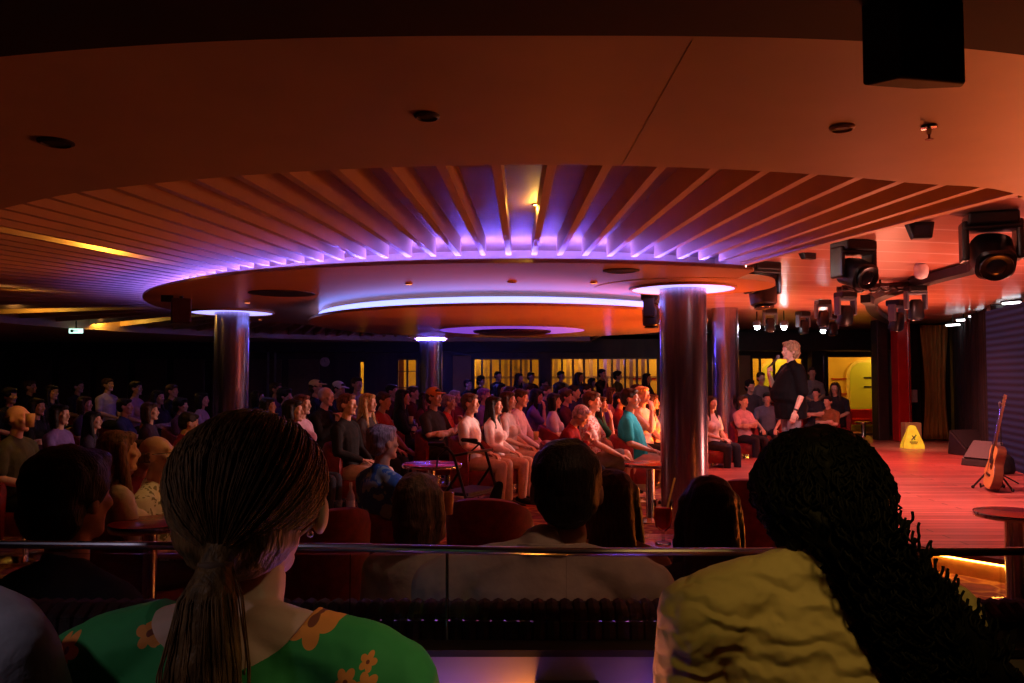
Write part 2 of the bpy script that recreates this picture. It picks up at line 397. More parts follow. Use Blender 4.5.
TEMPL = {}
def tmpl(key, P, fine=False):
    if key in TEMPL: return TEMPL[key]
    v = .0065 if fine else .0095
    TEMPL[key] = dict(P=P, body=build_body(P, v), cache={}, v=v)
    return TEMPL[key]
def piece(T, key, fn):
    if key not in T['cache']: T['cache'][key] = fn()
    return T['cache'][key]
SLOTS = {}
def put(name, me, mats, parent):
    if len(me.materials) < len(mats):
        me.materials.clear()
        for m in mats: me.materials.append(m)
    o = bpy.data.objects.new(name, me)
    link(o, parent)
    for i, m in enumerate(mats): o.material_slots[i].link = 'OBJECT'; o.material_slots[i].material = m
    return o
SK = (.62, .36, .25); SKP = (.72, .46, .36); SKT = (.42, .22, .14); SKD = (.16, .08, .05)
M_LIP = mat('lips', (.42, .13, .11), .5); M_EYE = mat('eye', (.06, .045, .04), .2)
def person(x, yt, d, head, key, shirt, label, sleeve='short', trouser=(.03, .03, .04), legs='long', hair='short', hcol=(.05, .03, .02), skin=SK,
           group=None, scale=None, top=None, chair=True, shoe=(.02, .02, .02), dz=0, cat='person'):
    T = TEMPL[key]; P = T['P']
    p = W(x, yt, d); s = scale or (p.z - .42) / .875
    s = max(.86, min(1.1, s))
    o = empty('person', (0, 0, 0), 0)
    hx, hy = head; rz = math.atan2(-hx, hy)
    seat = p.z - .875*s
    # head offset from seat origin
    off = Matrix.Rotation(rz, 3, 'Z') @ Vector((0, .8*s*math.sin(P['lean']), 0))
    o.location = (p.x - off.x, p.y - off.y, seat); o.rotation_euler = (P['lean']*-1, 0, rz); o.scale = (s, s, s)
    if P['lean']: o.rotation_mode = 'XYZ'
    put('body', T['body'], [skinm(skin), M_LIP, M_EYE], o)
    put('shirt', piece(T, 'shirt' + sleeve, lambda: build_shirt(P, sleeve, .011)), [cloth(shirt)], o)
    put('trousers' if legs == 'long' else 'shorts', piece(T, 'leg' + legs, lambda: build_legs(P, legs, .012)), [cloth(trouser)], o)
    for i in (0, 1): put('shoe', piece(T, 'shoe%d' % i, lambda: build_shoe(P, i)), [cloth(shoe)], o)
    if hair in ('cap',):
        put('hair', piece(T, 'hairshort', lambda: build_hair(P, 'short')), [hairm(hcol)], o)
        put('cap', piece(T, 'cap', lambda: build_cap(P)), [cloth(top or (.8, .7, .5))], o)
    elif hair: put('hair', piece(T, 'hair' + hair, lambda: build_hair(P, hair)), [hairm(hcol)], o)
    tag(o, label, cat, group)
    o['seat'] = seat
    if chair: CHAIRS.append((o.location.x, o.location.y, rz, seat, label))
    return o
CHAIRS = []
# ------------------------------------------------------------------ the room
ZD, ZS, ZFB, ZP = 2.36, 2.67, 2.455, 2.60       # soffit, stage ceiling, fin bottoms, recess panel
XL, XR, YN, YF = -13.0, 9.4, -3.0, 20.5
TIER2Y, TIER1Y = 1.42, 2.5
s = S(); s.box(((XL+XR)/2, (TIER1Y+YF)/2 + 2, -.05), (XR-XL, YF-TIER1Y+4, .1)); structure(s.obj('floor', M_CARPET))
s = S(); s.box(((XL+XR)/2, (TIER1Y+TIER2Y)/2, -.01), (XR-XL, TIER1Y-TIER2Y, .22)); structure(s.obj('floor_terrace', M_CARPET))
s = S(); s.box(((XL+XR)/2, (YN+TIER2Y)/2, .04), (XR-XL, TIER2Y-YN, .32)); structure(s.obj('floor_upper_terrace', M_CARPET))
BACKY = 15.2
s = S(); s.box(((XL+2.6)/2, (BACKY+YF)/2, .11), (2.6-XL, YF-BACKY, .22)); structure(s.obj('floor_back_terrace', M_CARPET))
s = S(); s.box((XL-.1, (YN+YF)/2, 1.4), (.2, YF-YN, 3.2)); structure(s.obj('wall_left', M_WALL))
s = S(); s.box(((XL+XR)/2, YN-.1, 1.4), (XR-XL+.4, .2, 3.2)); structure(s.obj('wall_rear', M_WALL))
s = S(); s.box((XR+.1, (YN+YF)/2, 1.4), (.2, YF-YN, 3.2)); structure(s.obj('wall_right', M_WALL))

def xw(x): return (x-512)*YF/F
def zw(y): return CAMZ + (376-y)*YF/F
# far wall with glazed openings: (x0,x1,ytop,zbottom,mullion pixels, name)
OPEN = [(xw(359), xw(365.5), 1.9, .9, []), (-2.95, -2.42, 1.95, .25, []), (-1.0, .72, 1.96, .25, []), (.98, 3.75, 1.97, .25, []), (xw(731), xw(738), 2.0, .25, []), (xw(751), xw(803), 1.98, .22, []), (xw(817), xw(881), 2.02, .0, [])]
edges = [XL] + [e for o in OPEN for e in (o[0], o[1])] + [XR]
s = S()
for a, b in zip(edges[0::2], edges[1::2]): s.box(((a+b)/2, YF+.08, 1.4), (b-a, .16, 2.8))
for o in OPEN:
    s.box(((o[0]+o[1])/2, YF+.08, (o[2]+2.8)/2), (o[1]-o[0], .16, 2.8-o[2]))
    if o[3] > 0: s.box(((o[0]+o[1])/2, YF+.08, o[3]/2), (o[1]-o[0], .16, o[3]))
structure(s.obj('wall_far', M_WALL))
s = S(); s.box(((XL+2.3)/2, YF-.12, 2.25), (2.3-XL, .24, .28)); structure(s.obj('trim_1', M_BEAM))
s = S(); s.box(((5.4+9.6)/2, YF-.5, 2.33), (4.2, 1.0, .42)); structure(s.obj('trim_2', M_BEAM))
# brown wainscot panels on the dark part of the far wall
for k in range(9):
    x = -12.6 + k*.98
    if x > -4.9: break
    s = S(); s.box((x+.42, YF-.02, 1.2), (.8, .04, 1.45)); o = s.obj('wall_panel', mat('brown_wall_panel', (.10, .055, .025), .5), bevel=.01); structure(o)
# tan piers between the window bands
for x0, x1 in ((453, 471), (737, 750)):
    s = S(); s.box(((xw(x0)+xw(x1))/2, YF-.03, 1.1), (xw(x1)-xw(x0), .06, 1.85)); structure(s.obj('wall_pier', M_TAN, bevel=.01))
# window frames and panes
def window(n, o, mull, hor=(), fm=None):
    fm = fm or mat('brass_window_frame', (.12, .07, .03), .4); x0, x1, zt, zb = o[:4]; Y = YF+.02
    r = empty('window_%d' % n, (0, 0, 0)); structure(r)
    s = S(); t = .04
    s.box((x0+t/2, Y, (zt+zb)/2), (t, .08, zt-zb)); s.box((x1-t/2, Y, (zt+zb)/2), (t, .08, zt-zb)); s.box(((x0+x1)/2, Y, zt-t/2), (x1-x0, .08, t)); s.box(((x0+x1)/2, Y, zb+t/2), (x1-x0, .08, t))
    for m in mull: s.box((m, Y, (zt+zb)/2), (.05, .07, zt-zb))
    for h in hor: s.box(((x0+x1)/2, Y, h), (x1-x0, .05, .025))
    s.obj('window_frame', fm, r)
    s = S(); s.box(((x0+x1)/2, Y+.03, (zt+zb)/2), (x1-x0-.02, .008, zt-zb-.02)); s.obj('window_pane', M_GLASS, r)
window(1, OPEN[0], [], ()); window(2, OPEN[1], [-2.68], (1.2, 1.62))
window(3, OPEN[2], [xw(q) for q in (482, 491, 500, 511, 521, 531)], (1.45,))
window(4, OPEN[3], [xw(q) for q in (562, 573, 584, 598, 612, 625, 637, 648)], (1.45,))
window(5, OPEN[4], []); window(6, OPEN[5], [xw(q) for q in (760, 774, 790)], ())
window(7, OPEN[6], [xw(873)], ())
# alternating panels of the corridor seen through the panes
s = S(); s.box((xw(398)*1.05, YF+1.0, 1.1), (.33, .05, 1.9)); structure(s.obj('corridor_panel', mat('rust_panel', (.4, .13, .05), .5)))
s = S()
for q in (478, 486, 506, 516, 526, 556, 568, 580, 591, 605, 618, 631, 643): s.box(((q-512)*(YF+1.3)/F, YF+1.3, 1.2), (.09, .05, 2.3))
structure(s.obj('corridor_posts', M_TAN))
s = S(); s.box((-.1, YF+1.32, 1.48), (3.0, .03, .03)); s.box((2.6, YF+1.32, 1.48), (3.4, .03, .03)); structure(s.obj('corridor_rail', M_TAN))
for k, q in enumerate((628, 641, 652)):
    x = (q-512)*(YF+1.1)/F; s = S(); s.box((x, YF+1.1, 2.0), (.2, .04, .05)); o = s.obj('violet_lamp', glow('violet_far_lamp', (.25, .12, 1), 4)); tag(o, 'small violet lamp glowing behind the far panes, ' + ['furthest from the near column', 'middle one', 'closest to the near column'][k], 'lamp')
# corridor behind
s = S(); s.box(((XL+XR)/2+2, YF+2.0, 1.3), (XR-XL+4, .1, 2.8)); structure(s.obj('wall_corridor', M_YEL))
s = S(); s.box(((XL+XR)/2+2, YF+1.1, 2.5), (XR-XL+4, 2.2, .1)); structure(s.obj('ceiling_corridor', M_CEIL))
s = S()
for q in (3.3, 3.8, 5.2, 6.0, 8.6): s.box((q*1.07, YF+1.92, 1.0), (.55, .02, .03)); s.box((q*1.07, YF+1.92, 1.42), (.55, .02, .03))
structure(s.obj('trim_3', M_RED))
# porthole-style rounded doors in the corridor
def rrect(cx, cz, w, h, r, n=8):
    pts = []
    for sx, sz, a0 in ((1, 1, 0), (-1, 1, 90), (-1, -1, 180), (1, -1, 270)):
        for k in range(n+1):
            a = R(a0 + 90*k/n); pts.append((cx+sx*(w/2-r)+r*math.cos(a), cz+sz*(h/2-r)+r*math.sin(a)))
    return pts
def upright_prism(s, pts, y0, y1):
    t = S(); t.prism(pts, 0, 1)
    s.add([(p[0], y0+(y1-y0)*p[2], p[1]) for p in t.v], t.f)
for k, (px, w) in enumerate(((779, 1.0), (868, 1.05))):
    x = (px-512)*(YF+1.9)/F
    r = empty('corridor_door', (0, 0, 0)); tag(r, 'lime yellow rounded corridor door seen through the ' + ('windows behind the comedian' if k == 0 else 'doorway beside the red pillar'), 'door')
    s = S(); upright_prism(s, rrect(x, .98, w+.14, 1.94, .42), YF+1.88, YF+1.95); s.obj('door_surround', mat('gold_door_surround', (.9, .7, .15), .4), r)
    s = S(); upright_prism(s, rrect(x, .98, w, 1.8, .36), YF+1.86, YF+1.93); s.obj('door_panel', M_LIME, r)
    s = S(); s.box((x, YF+1.85, 1.45), (.3, .02, .05)); s.box((x, YF+1.85, 1.2), (.3, .02, .04)); s.obj('door_notice', M_BEAM, r)
s = S(); s.box((9.6, YF+1.5, .42), (2.4, .4, .36)); s.box((9.6, YF+1.3, .27), (2.4, .3, .16)); o = s.obj('corridor_bench', M_RED, bevel=.03); tag(o, 'red upholstered bench in the yellow corridor beyond the doorway', 'bench')
# door jambs by the stage
for x0, x1, zt in ((805, 820, 2.2), (876, 884, 2.2)):
    s = S(); s.box(((xw(x0)+xw(x1))/2, YF-.3, zt/2), (xw(x1)-xw(x0), .3, zt)); structure(s.obj('door_jamb', M_BEAM, bevel=.01))
for x in (818.5, 875):
    s = S(); s.box((xw(x), YF-.46, 1.0), (.12, .04, 2.0)); structure(s.obj('door_trim', M_STEEL, bevel=.005))

# ---- ceiling: smooth closed curves
def catmull(P, n=14):
    out = []; L = len(P)
    for i in range(L):
        p0, p1, p2, p3 = [Vector(P[(i+k-1) % L]) for k in range(4)]
        for j in range(n):
            t = j/n; out.append(.5*((2*p1)+(-p0+p2)*t+(2*p0-5*p1+4*p2-p3)*t*t+(-p0+3*p1-3*p2+p3)*t**3))
    return out
arc = [(.1+4.77*math.sin(R(a)), 8-4.77*math.cos(R(a))) for a in (-34, -22, -10, 0, 10, 20, 31)]
inner = catmull(arc + [(4.0, 5.9), (5.6, 8.5), (6.2, 12), (5.2, 17), (2.5, 19.4), (-3.4, 19.4), (-7.0, 16.5), (-8.3, 12), (-7.2, 8.2), (-5.0, 5.8)])
def in_stage(x, y): # right of the stage ceiling boundary
    x0, y0, x1, y1 = 2.66, 4.0, 1.93, 7.04
    if y > y1: return x > 2.02
    return (x-x0)*(y1-y0) - (x1-x0)*(y-y0) > 0
def stage_x(y):
    if y > 7.04: return 2.02
    return 2.66 + (1.93-2.66)*(y-4.0)/(7.04-4.0)
YEND = 3.86
# stage ceiling, one slab above everything
s = S(); s.prism([(1.4, 1.0), (XR, 1.0), (XR, YF+.1), (1.4, YF+.1)], ZS, ZS+.1); structure(s.obj('ceiling_stage', M_SCEIL))
# recess panel above the fins
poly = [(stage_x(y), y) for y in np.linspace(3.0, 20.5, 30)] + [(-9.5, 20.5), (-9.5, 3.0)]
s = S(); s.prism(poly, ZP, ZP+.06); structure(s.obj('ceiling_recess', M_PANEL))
# fascia closing the recess against the stage ceiling
s = S()
for (ya, yb) in zip(list(np.linspace(3.4, 7.04, 8))+[20.4], list(np.linspace(3.4, 7.04, 8))[1:]+[20.4]):
    if yb <= ya: continue
    xa, xb = stage_x(ya), stage_x(yb); s.prism([(xa-.03, ya), (xa+.03, ya), (xb+.03, yb), (xb-.03, yb)], ZFB-.01, ZS)
s.box((2.02, (7.04+20.4)/2, (ZFB-.05+ZS)/2), (.06, 20.4-7.04, ZS-ZFB+.05))
structure(s.obj('ceiling_fascia', M_FIN))
# soffit ring: ray cast from centre to clip between inner curve and outer curve
outer = catmull([(0, 1.85), (1.4, 2.0), (3.0, 2.8), (4.6, 4.4), (9, 4.0)] + [(9, 21.5), (-12, 21.5), (-12.8, 12), (-9.5, 6.0), (-6, 3.9), (-3.2, 2.6), (-1.4, 2.0)])
def ring_mesh(s, inn, out, z0, z1):
    n = len(inn); vs = []
    for P in (inn, out):
        for z in (z0, z1): vs += [(p[0], p[1], z) for p in P]
    fs = []
    for i in range(n):
        j = (i+1) % n
        fs += [(i, j, 2*n+j, 2*n+i), (n+i, 3*n+i, 3*n+j, n+j), (i, n+i, n+j, j), (2*n+i, 2*n+j, 3*n+j, 3*n+i)]
    s.add(vs, fs)
def polar_resample(P, c, n, a0=0, a1=2*PI):
    res = []
    for k in range(n):
        a = a0 + (a1-a0)*k/n; d = Vector((math.cos(a), math.sin(a))); best = 0
        for i in range(len(P)):
            p = Vector((P[i][0]-c[0], P[i][1]-c[1])); q = Vector((P[(i+1) % len(P)][0]-c[0], P[(i+1) % len(P)][1]-c[1])); e = q-p
            den = d.x*e.y-d.y*e.x
            if abs(den) < 1e-9: continue
            t = (p.x*e.y-p.y*e.x)/den; u = (p.x*d.y-p.y*d.x)/den
            if t > 0 and -1e-6 <= u <= 1+1e-6: best = max(best, t)
        res.append(Vector((c[0]+d.x*best, c[1]+d.y*best)))
    return res
CC = (0, 8.5); NR = 220
inr = polar_resample(inner, CC, NR); outr = polar_resample(outer, CC, NR)
# soffit covers everything except to the right of the stage line: split there
s = S()
def quad(s, a, b, c, d, z0, z1): s.prism([tuple(a), tuple(b), tuple(c), tuple(d)], z0, z1)
segs = []
n = NR; keepi = []
for i in range(n):
    m = inr[i]
    keepi.append(not (m.x > stage_x(m.y)-.0 and m.y > 3.95))
run = []
vs = []; fs = []
for i in range(n):
    j = (i+1) % n
    if keepi[i] and keepi[j]:
        b = len(vs); vs += [(*inr[i], ZD), (*inr[j], ZD), (*outr[j], ZD), (*outr[i], ZD), (*inr[i], ZP), (*inr[j], ZP), (*outr[j], ZP), (*outr[i], ZP)]
        fs += [(b, b+1, b+2, b+3), (b+4, b+7, b+6, b+5), (b, b+4, b+5, b+1), (b+3, b+2, b+6, b+7)]
s.add(vs, fs)
so = s.obj('ceiling_soffit', M_CEIL); structure(so)
# near right corner of the soffit that runs on over the lounge seats
s = S(); s.prism([(2.45, 3.84), (3.2, 2.9), (9.4, 2.9), (9.4, 4.6), (4.6, 4.6), (2.7, 4.05)], ZD+.001, ZD+.2)
structure(s.obj('ceiling_soffit_corner', M_CEIL))
# dark bulkhead nearer than the soffit
s = S(); far_ = [p for p in outer if p[1] < 6.5 and abs(p[0]) < 12.9]
far_ = sorted(far_, key=lambda p: p[0])
poly = [(XL, YN), (XR, YN), (XR, far_[-1][1]-.0)] + [(p[0], p[1]) for p in reversed(far_) if p[0] < 9.3] + [(XL, far_[0][1])]
s.prism(poly, 2.30, 2.5); structure(s.obj('ceiling_bulkhead', M_DARKC))
s = S(); s.box(((XL+XR)/2, (YN+YF)/2, 2.86), (XR-XL+.6, YF-YN+.6, .1)); structure(s.obj('ceiling_deck', M_DARKC))
s = S(); s.prism([(-13, 4), (-8.8, 4), (-8.8, 20.5), (-13, 20.5)], ZD+.01, ZD+.1); structure(s.obj('ceiling_side', M_CEIL))

# seam lines in the soffit
s = S()
for pts in (((.63, 2.05), (-.2+.55, 3.2)),):
    a, b = Vector((*W(692, 36, 2.02).xy, ZD-.001)), Vector((*W(622, 165, 3.24).xy, ZD-.001)); s.cap(a, b, .0015, .0015, 6)
structure(s.obj('trim_4', M_CEIL))

# disc 1 (upper) with its cove
DC = (.1, 10.6); DR = 4.55
def disc_poly(c, rx, ry, clip=None, n=120):
    P = []
    for k in range(n):
        a = 2*PI*k/n; x = c[0]+rx*math.cos(a); y = c[1]+ry*math.sin(a)
        if clip is not None: x = min(x, clip)
        P.append((x, y))
    Q = [P[0]]
    for p in P[1:]:
        if abs(p[0]-Q[-1][0])+abs(p[1]-Q[-1][1]) > 1e-4: Q.append(p)
    return Q
s = S(); s.prism(disc_poly(DC, DR, DR, 1.99), ZD, ZD+.02); s.prism(disc_poly((1.66, 7.75), .86, .80), ZD-.004, ZD+.046)
structure(s.obj('ceiling_disc', M_DISC))
s = S()
cw = [(DC[0]+3.62*math.cos(a), DC[1]+3.62*math.sin(a)) for a in np.linspace(0, 2*PI, 90, endpoint=False)]
cw2 = [(DC[0]+3.55*math.cos(a), DC[1]+3.55*math.sin(a)) for a in np.linspace(0, 2*PI, 90, endpoint=False)]
vs = []; fs = []
for i in range(90):
    j = (i+1) % 90
    if max(cw[i][0], cw[j][0]) > 1.95: continue
    s.prism([cw[i], cw[j], cw2[j], cw2[i]], ZD+.01, ZP)
structure(s.obj('ceiling_cove_wall', M_CEIL))
# LED strips
M_LEDV = glow('violet_led_strip', (.15, .11, 1.0), 190)
def led_ring(name, c, rx, ry, z, w, h, m, label, clip=None, n=90, a0=0, a1=2*PI):
    s = S()
    A = np.linspace(a0, a1, n+1)
    for a, b in zip(A, A[1:]):
        p = [(c[0]+(rx+k)*math.cos(t), c[1]+(ry+k)*math.sin(t)) for t, k in ((a, 0), (b, 0), (b, w), (a, w))]
        if clip is not None and max(q[0] for q in p) > clip: continue
        s.prism(p, z, z+h)
    o = s.obj(name, m); tag(o, label, 'light strip'); return o
led_ring('cove_light', DC, 4.17, 4.17, ZD+.021, .03, .012, M_LEDV, 'violet light strip hidden on top of the big round ceiling disc under the fins', 1.9)
s = S(); lp = [(DC[0]+4.44*math.cos(a), DC[1]+4.44*math.sin(a)) for a in np.linspace(0, 2*PI, 120, endpoint=False)]; lq = [(DC[0]+4.46*math.cos(a), DC[1]+4.46*math.sin(a)) for a in np.linspace(0, 2*PI, 120, endpoint=False)]
for i in range(120):
    j = (i+1) % 120
    if max(lq[i][0], lq[j][0]) < 1.95: s.prism([lp[i], lp[j], lq[j], lq[i]], ZD+.015, ZD+.047)
structure(s.obj('ceiling_led_baffle', M_DISC))  # upstand added to keep the strip's grazing light off the outer fins
# disc 2 (lower)
D2 = (-.05, 11.5)
s = S(); s.prism(disc_poly(D2, 2.75, 3.4), 2.215, 2.245); structure(s.obj('ceiling_lower_disc', M_DISC))
s = S(); s.prism(disc_poly(D2, 2.45, 3.1), 2.24, ZD+.01); structure(s.obj('ceiling_lower_disc_core', M_CEIL))
led_ring('cove_light', D2, 2.60, 3.25, 2.246, .02, .075, glow('pale_blue_led_band', (.22, .27, 1.0), 2.9), 'pale blue glowing light band around the lower ceiling disc')
# fins
fin = S()
nf = 134
for k in range(nf):
    th = 2*PI*k/nf + R(1.0)
    px, py = DC[0]+4.3*math.sin(th), DC[1]-4.3*math.cos(th)
    a = abs((th + PI) % (2*PI) - PI); ad = math.degrees(a)
    if ad <= 50: cy = 17
    elif ad <= 90: cy = 17-(17-10.6)*(ad-50)/40
    elif ad <= 130: cy = 10.6-(10.6-3.2)*(ad-90)/40
    else: cy = 3.2
    d = Vector((px-.15, py-cy)).normalized(); p = Vector((px, py))
    # march to the inner soffit curve
    t = 0
    def inside(q):
        c = False; P = inr
        for i in range(len(P)):
            a_, b_ = P[i], P[i-1]
            if (a_.y > q.y) != (b_.y > q.y) and q.x < (b_.x-a_.x)*(q.y-a_.y)/(b_.y-a_.y)+a_.x: c = not c
        return c
    L = 0
    if px > stage_x(py)-.03: 
        continue
    while L < 9:
        q = p + d*L
        if q.x > stage_x(q.y)-.04 or not inside(q-d*.12) or q.y > 20.3: break
        L += .06
    if L < .15: continue
    e = p + d*L; w = Vector((-d.y, d.x))*.022
    fin.prism([tuple(p-w), tuple(p+w), tuple(e+w), tuple(e-w)], ZFB, ZP+.01)
structure(fin.obj('ceiling_fins', M_FIN))
# perforated dome light
r = empty('perforated_dome_light', (0, 12.6, 0)); tag(r, 'round purple lit ceiling dish with a dark perforated centre over the back tables', 'ceiling light')
s = S(); s.lathe((0, 0, 2.215), [(1.14, .02), (1.14, 0), (1.08, -.006), (.02, -.006)], 48); s.obj('dish', glow('violet_dish', (.2, .06, .7), .8), r)
s = S(); s.lathe((0, 0, 2.2), [(.62, .01), (.6, -.02), (.45, -.05), (.02, -.06)], 40); s.obj('perforated_centre', mat('dark_perforated_metal', (.08, .03, .04), .4, .5, .8, 60), r)

# columns
def column(x, y, r, top, label):
    o = empty('column', (x, y, 0)); structure(o)
    s = S(); s.lathe((0, 0, 0), [(r, 0), (r, top)], 48); c = autosmooth(s.obj('column_shaft', M_STEEL, o))
    s = S(); s.lathe((0, 0, 0), [(r+.025, 0), (r+.025, .07), (r, .075)], 48); autosmooth(s.obj('column_base', M_CHROME, o))
    return o
def column_light(x, y, r, z, label):
    o = empty('column_ring_light', (x, y, 0)); tag(o, label, 'ceiling light')
    s = S(); nn = 48
    s.lathe((0, 0, 0), [(r, z-.005), (r, z-.014), (.235, z-.014)], nn)
    s.obj('diffuser', glow('white_violet_diffuser', (.36, .34, 1.0), 1.9), o)
    s = S(); a = [(r*math.cos(t), r*math.sin(t)) for t in np.linspace(0, 2*PI, nn, endpoint=False)]; b = [(p[0]*1.05, p[1]*1.05) for p in a]
    ring_mesh(s, a, b, z-.022, z); s.obj('trim_ring', M_DISC, o)
column(1.66, 7.75, .225, ZD, ''); column_light(1.66, 7.75, .49, ZD-.004, 'glowing white ring light around the top of the steel column beside the comedian')
column(-3.75, 10.7, .225, ZD, ''); column_light(-3.75, 10.7, .52, ZD, 'glowing white ring light around the column over the darker lounge seats')
column(3.68, 13.8, .225, ZS, ''); column(-1.58, 15.6, .225, 2.24, ''); column_light(-1.58, 15.6, .32, 2.25, 'small violet ring light at the top of the furthest column')
led_ring('cove_light', (-1.58, 15.6), .26, .26, 2.2, .02, .03, M_LEDV, 'violet collar light on the furthest steel column')
s = S(); s.prism(disc_poly((-1.58, 15.6), .45, .45), 2.25, ZD+.02); structure(s.obj('ceiling_column_cap', M_DISC))

# white strip lamps tucked behind the fascia, washing the stage ceiling
for k, (ya, yb) in enumerate(((4.55, 4.9), (5.5, 5.85), (6.5, 6.8), (7.3, 7.6))):
    s = S(); xa, xb = stage_x(ya)+.1, stage_x(yb)+.1; s.prism([(xa, ya), (xa+.03, ya), (xb+.03, yb), (xb, yb)], 2.5, 2.52)
    o = s.obj('fascia_strip_light', glow('cool_white_strip', (1, .85, .85), 22)); tag(o, 'short white strip lamp behind the ceiling fascia, ' + ['nearest the biggest stage light', 'beside the lens-facing stage light', 'between two wedge floodlights', 'beside the near column ring light'][k], 'lamp')
# ---- stage
SCx, SCy, SR = 7.5, 9.3, 5.2
pts = [(SCx+SR*math.cos(a), SCy+SR*math.sin(a)) for a in np.linspace(R(118), R(262), 70)]
pts = [(XR, 17.9)] + [(5.3, 17.9)] + [p for p in pts if p[1] < 17.8] + [(XR, 4.15)]
s = S(); s.prism(pts, -.02, .17); so = s.obj('stage_floor', M_STAGE); structure(so); so.name = 'floor_stage'
arcp = [(SCx+SR*math.cos(a), SCy+SR*math.sin(a)) for a in np.linspace(R(118), R(262), 90)]
def strip_along(P, off0, off1, z0, z1, name, m):
    s = S(); c = Vector((SCx, SCy)); vs = []; fs = []
    A = [c + (Vector(p)-c).normalized()*(SR+off0) for p in P]; B = [c + (Vector(p)-c).normalized()*(SR+off1) for p in P]; n = len(P)
    for Q, z in ((A, z0), (B, z0), (B, z1), (A, z1)): vs += [(q.x, q.y, z) for q in Q]
    for i in range(n-1):
        for k in range(4):
            a, b = k*n+i, ((k+1) % 4)*n+i; fs.append((a, a+1, b+1, b))
    fs += [(0, n, 2*n, 3*n), (n-1, 4*n-1, 3*n-1, 2*n-1)]
    s.add(vs, fs); return s.obj(name, m)
structure(strip_along(arcp, -.02, .04, .135, .172, 'trim_5', mat('stage_nosing', (.12, .03, .03), .35)))
structure(strip_along(arcp, 0, .012, 0, .135, 'trim_6', mat('stage_riser_copper', (.55, .28, .1), .4, .3)))
o = strip_along(arcp, .018, .03, .118, .128, 'stage_edge_light', glow('gold_led_strip', (1.0, .42, .06), 28)); tag(o, 'golden light strip running under the curved lip of the stage', 'light strip')
# right side walls: led wall and drapes
def slab(name, a, b, z0, z1, t, m, parent=None):
    a = Vector(a); b = Vector(b); d = (b-a).normalized(); w = Vector((-d.y, d.x))*t/2
    s = S(); s.prism([tuple(a-w), tuple(b-w), tuple(b+w), tuple(a+w)], z0, z1); return s.obj(name, m, parent)
def led_wall_mat():
    m, nt, b = new_mat('led_wall'); b.inputs['Base Color'].default_value = (.006, .004, .01, 1); b.inputs['Specular IOR Level'].default_value = .1; b.inputs['Roughness'].default_value = .8
    tc = N(nt, 'ShaderNodeTexCoord'); wv = N(nt, 'ShaderNodeTexWave', Scale=3.2); wv.bands_direction = 'Z'; nt.links.new(tc.outputs['Object'], wv.inputs['Vector'])
    cr = N(nt, 'ShaderNodeValToRGB'); cr.color_ramp.elements[0].color = (.012, .008, .025, 1); cr.color_ramp.elements[1].color = (.05, .035, .11, 1)
    nt.links.new(wv.outputs['Color'], cr.inputs[0]); nt.links.new(cr.outputs[0], b.inputs['Emission Color']); b.inputs['Emission Strength'].default_value = .3
    return m
o = slab('led_wall', (6.2, 8.0), (7.4, 12.4), .17, 2.5, .08, led_wall_mat()); tag(o, 'dim violet grey ribbed video wall behind the guitar', 'video wall')
def drape(name, a, b, z0, z1, m, label, amp=.05, per=.16, cinch=None):
    a = Vector(a); b = Vector(b); L = (b-a).length; d = (b-a)/L; w = Vector((-d.y, d.x)); n = max(8, int(L/per*8)); nz = 14
    v = []; f = []
    for k in range(nz+1):
        tz = k/nz; z = z0+(z1-z0)*tz; sq = 1.0
        if cinch: sq = 1 - cinch*math.sin(PI*min(1, max(0, (tz-.0)/.9)))
        for i in range(n+1):
            t = i/n; q = a + d*(L*(.5+(t-.5)*sq)) + w*amp*(math.sin(2*PI*t*L/per)+.3*math.sin(5.1*t*L/per+tz*2)); v.append((q.x, q.y, z))
    for k in range(nz):
        for i in range(n):
            c = k*(n+1)+i; f.append((c, c+1, c+n+2, c+n+1))
    me = bpy.data.meshes.new(name); me.from_pydata(v, [], f); me.polygons.foreach_set('use_smooth', [True]*len(f))
    o = bpy.data.objects.new(name, me); me.materials.append(m); link(o); md = o.modifiers.new('t', 'SOLIDIFY'); md.thickness = .012
    return tag(o, label, 'curtain')
drape('stage_curtain', (8.2, 16.75), (9.2, 16.75), .17, 2.6, M_DRAPE, 'black stage drape hanging behind the gold curtain next to the red pillar')
drape('stage_curtain', (9.2, 16.6), (7.55, 12.5), .17, 2.6, M_DRAPE, 'black stage drape running along the side of the stage toward the video wall')
drape('gold_curtain', (8.45, 16.5), (8.98, 16.45), .2, 2.55, M_GOLD, 'gathered dull gold curtain hanging against the black drapes', .035, .1, .25)
s = S(); s.box((7.97, 16.4, 1.42), (.27, .3, 2.5)); structure(s.obj('pillar_red', M_RED, bevel=.02))
s = S(); s.box((7.7, 16.75, 1.42), (.24, .3, 2.5)); structure(s.obj('pillar_dark', M_BEAM, bevel=.02))
s = S(); s.cap((8.05, 16.24, .17), (8.05, 16.24, 2.6), .012, .012, 8); structure(s.obj('pillar_trim', M_CHROME))
# wall box on drape
q = W(914, 396, 16.5); s = S(); s.box(q, (.12, .06, .26)); o = s.obj('wall_phone', mat('pale_grey_box', (.3, .28, .32), .5), bevel=.01); tag(o, 'small pale box mounted on the dark wall above the yellow floor sign', 'wall box')
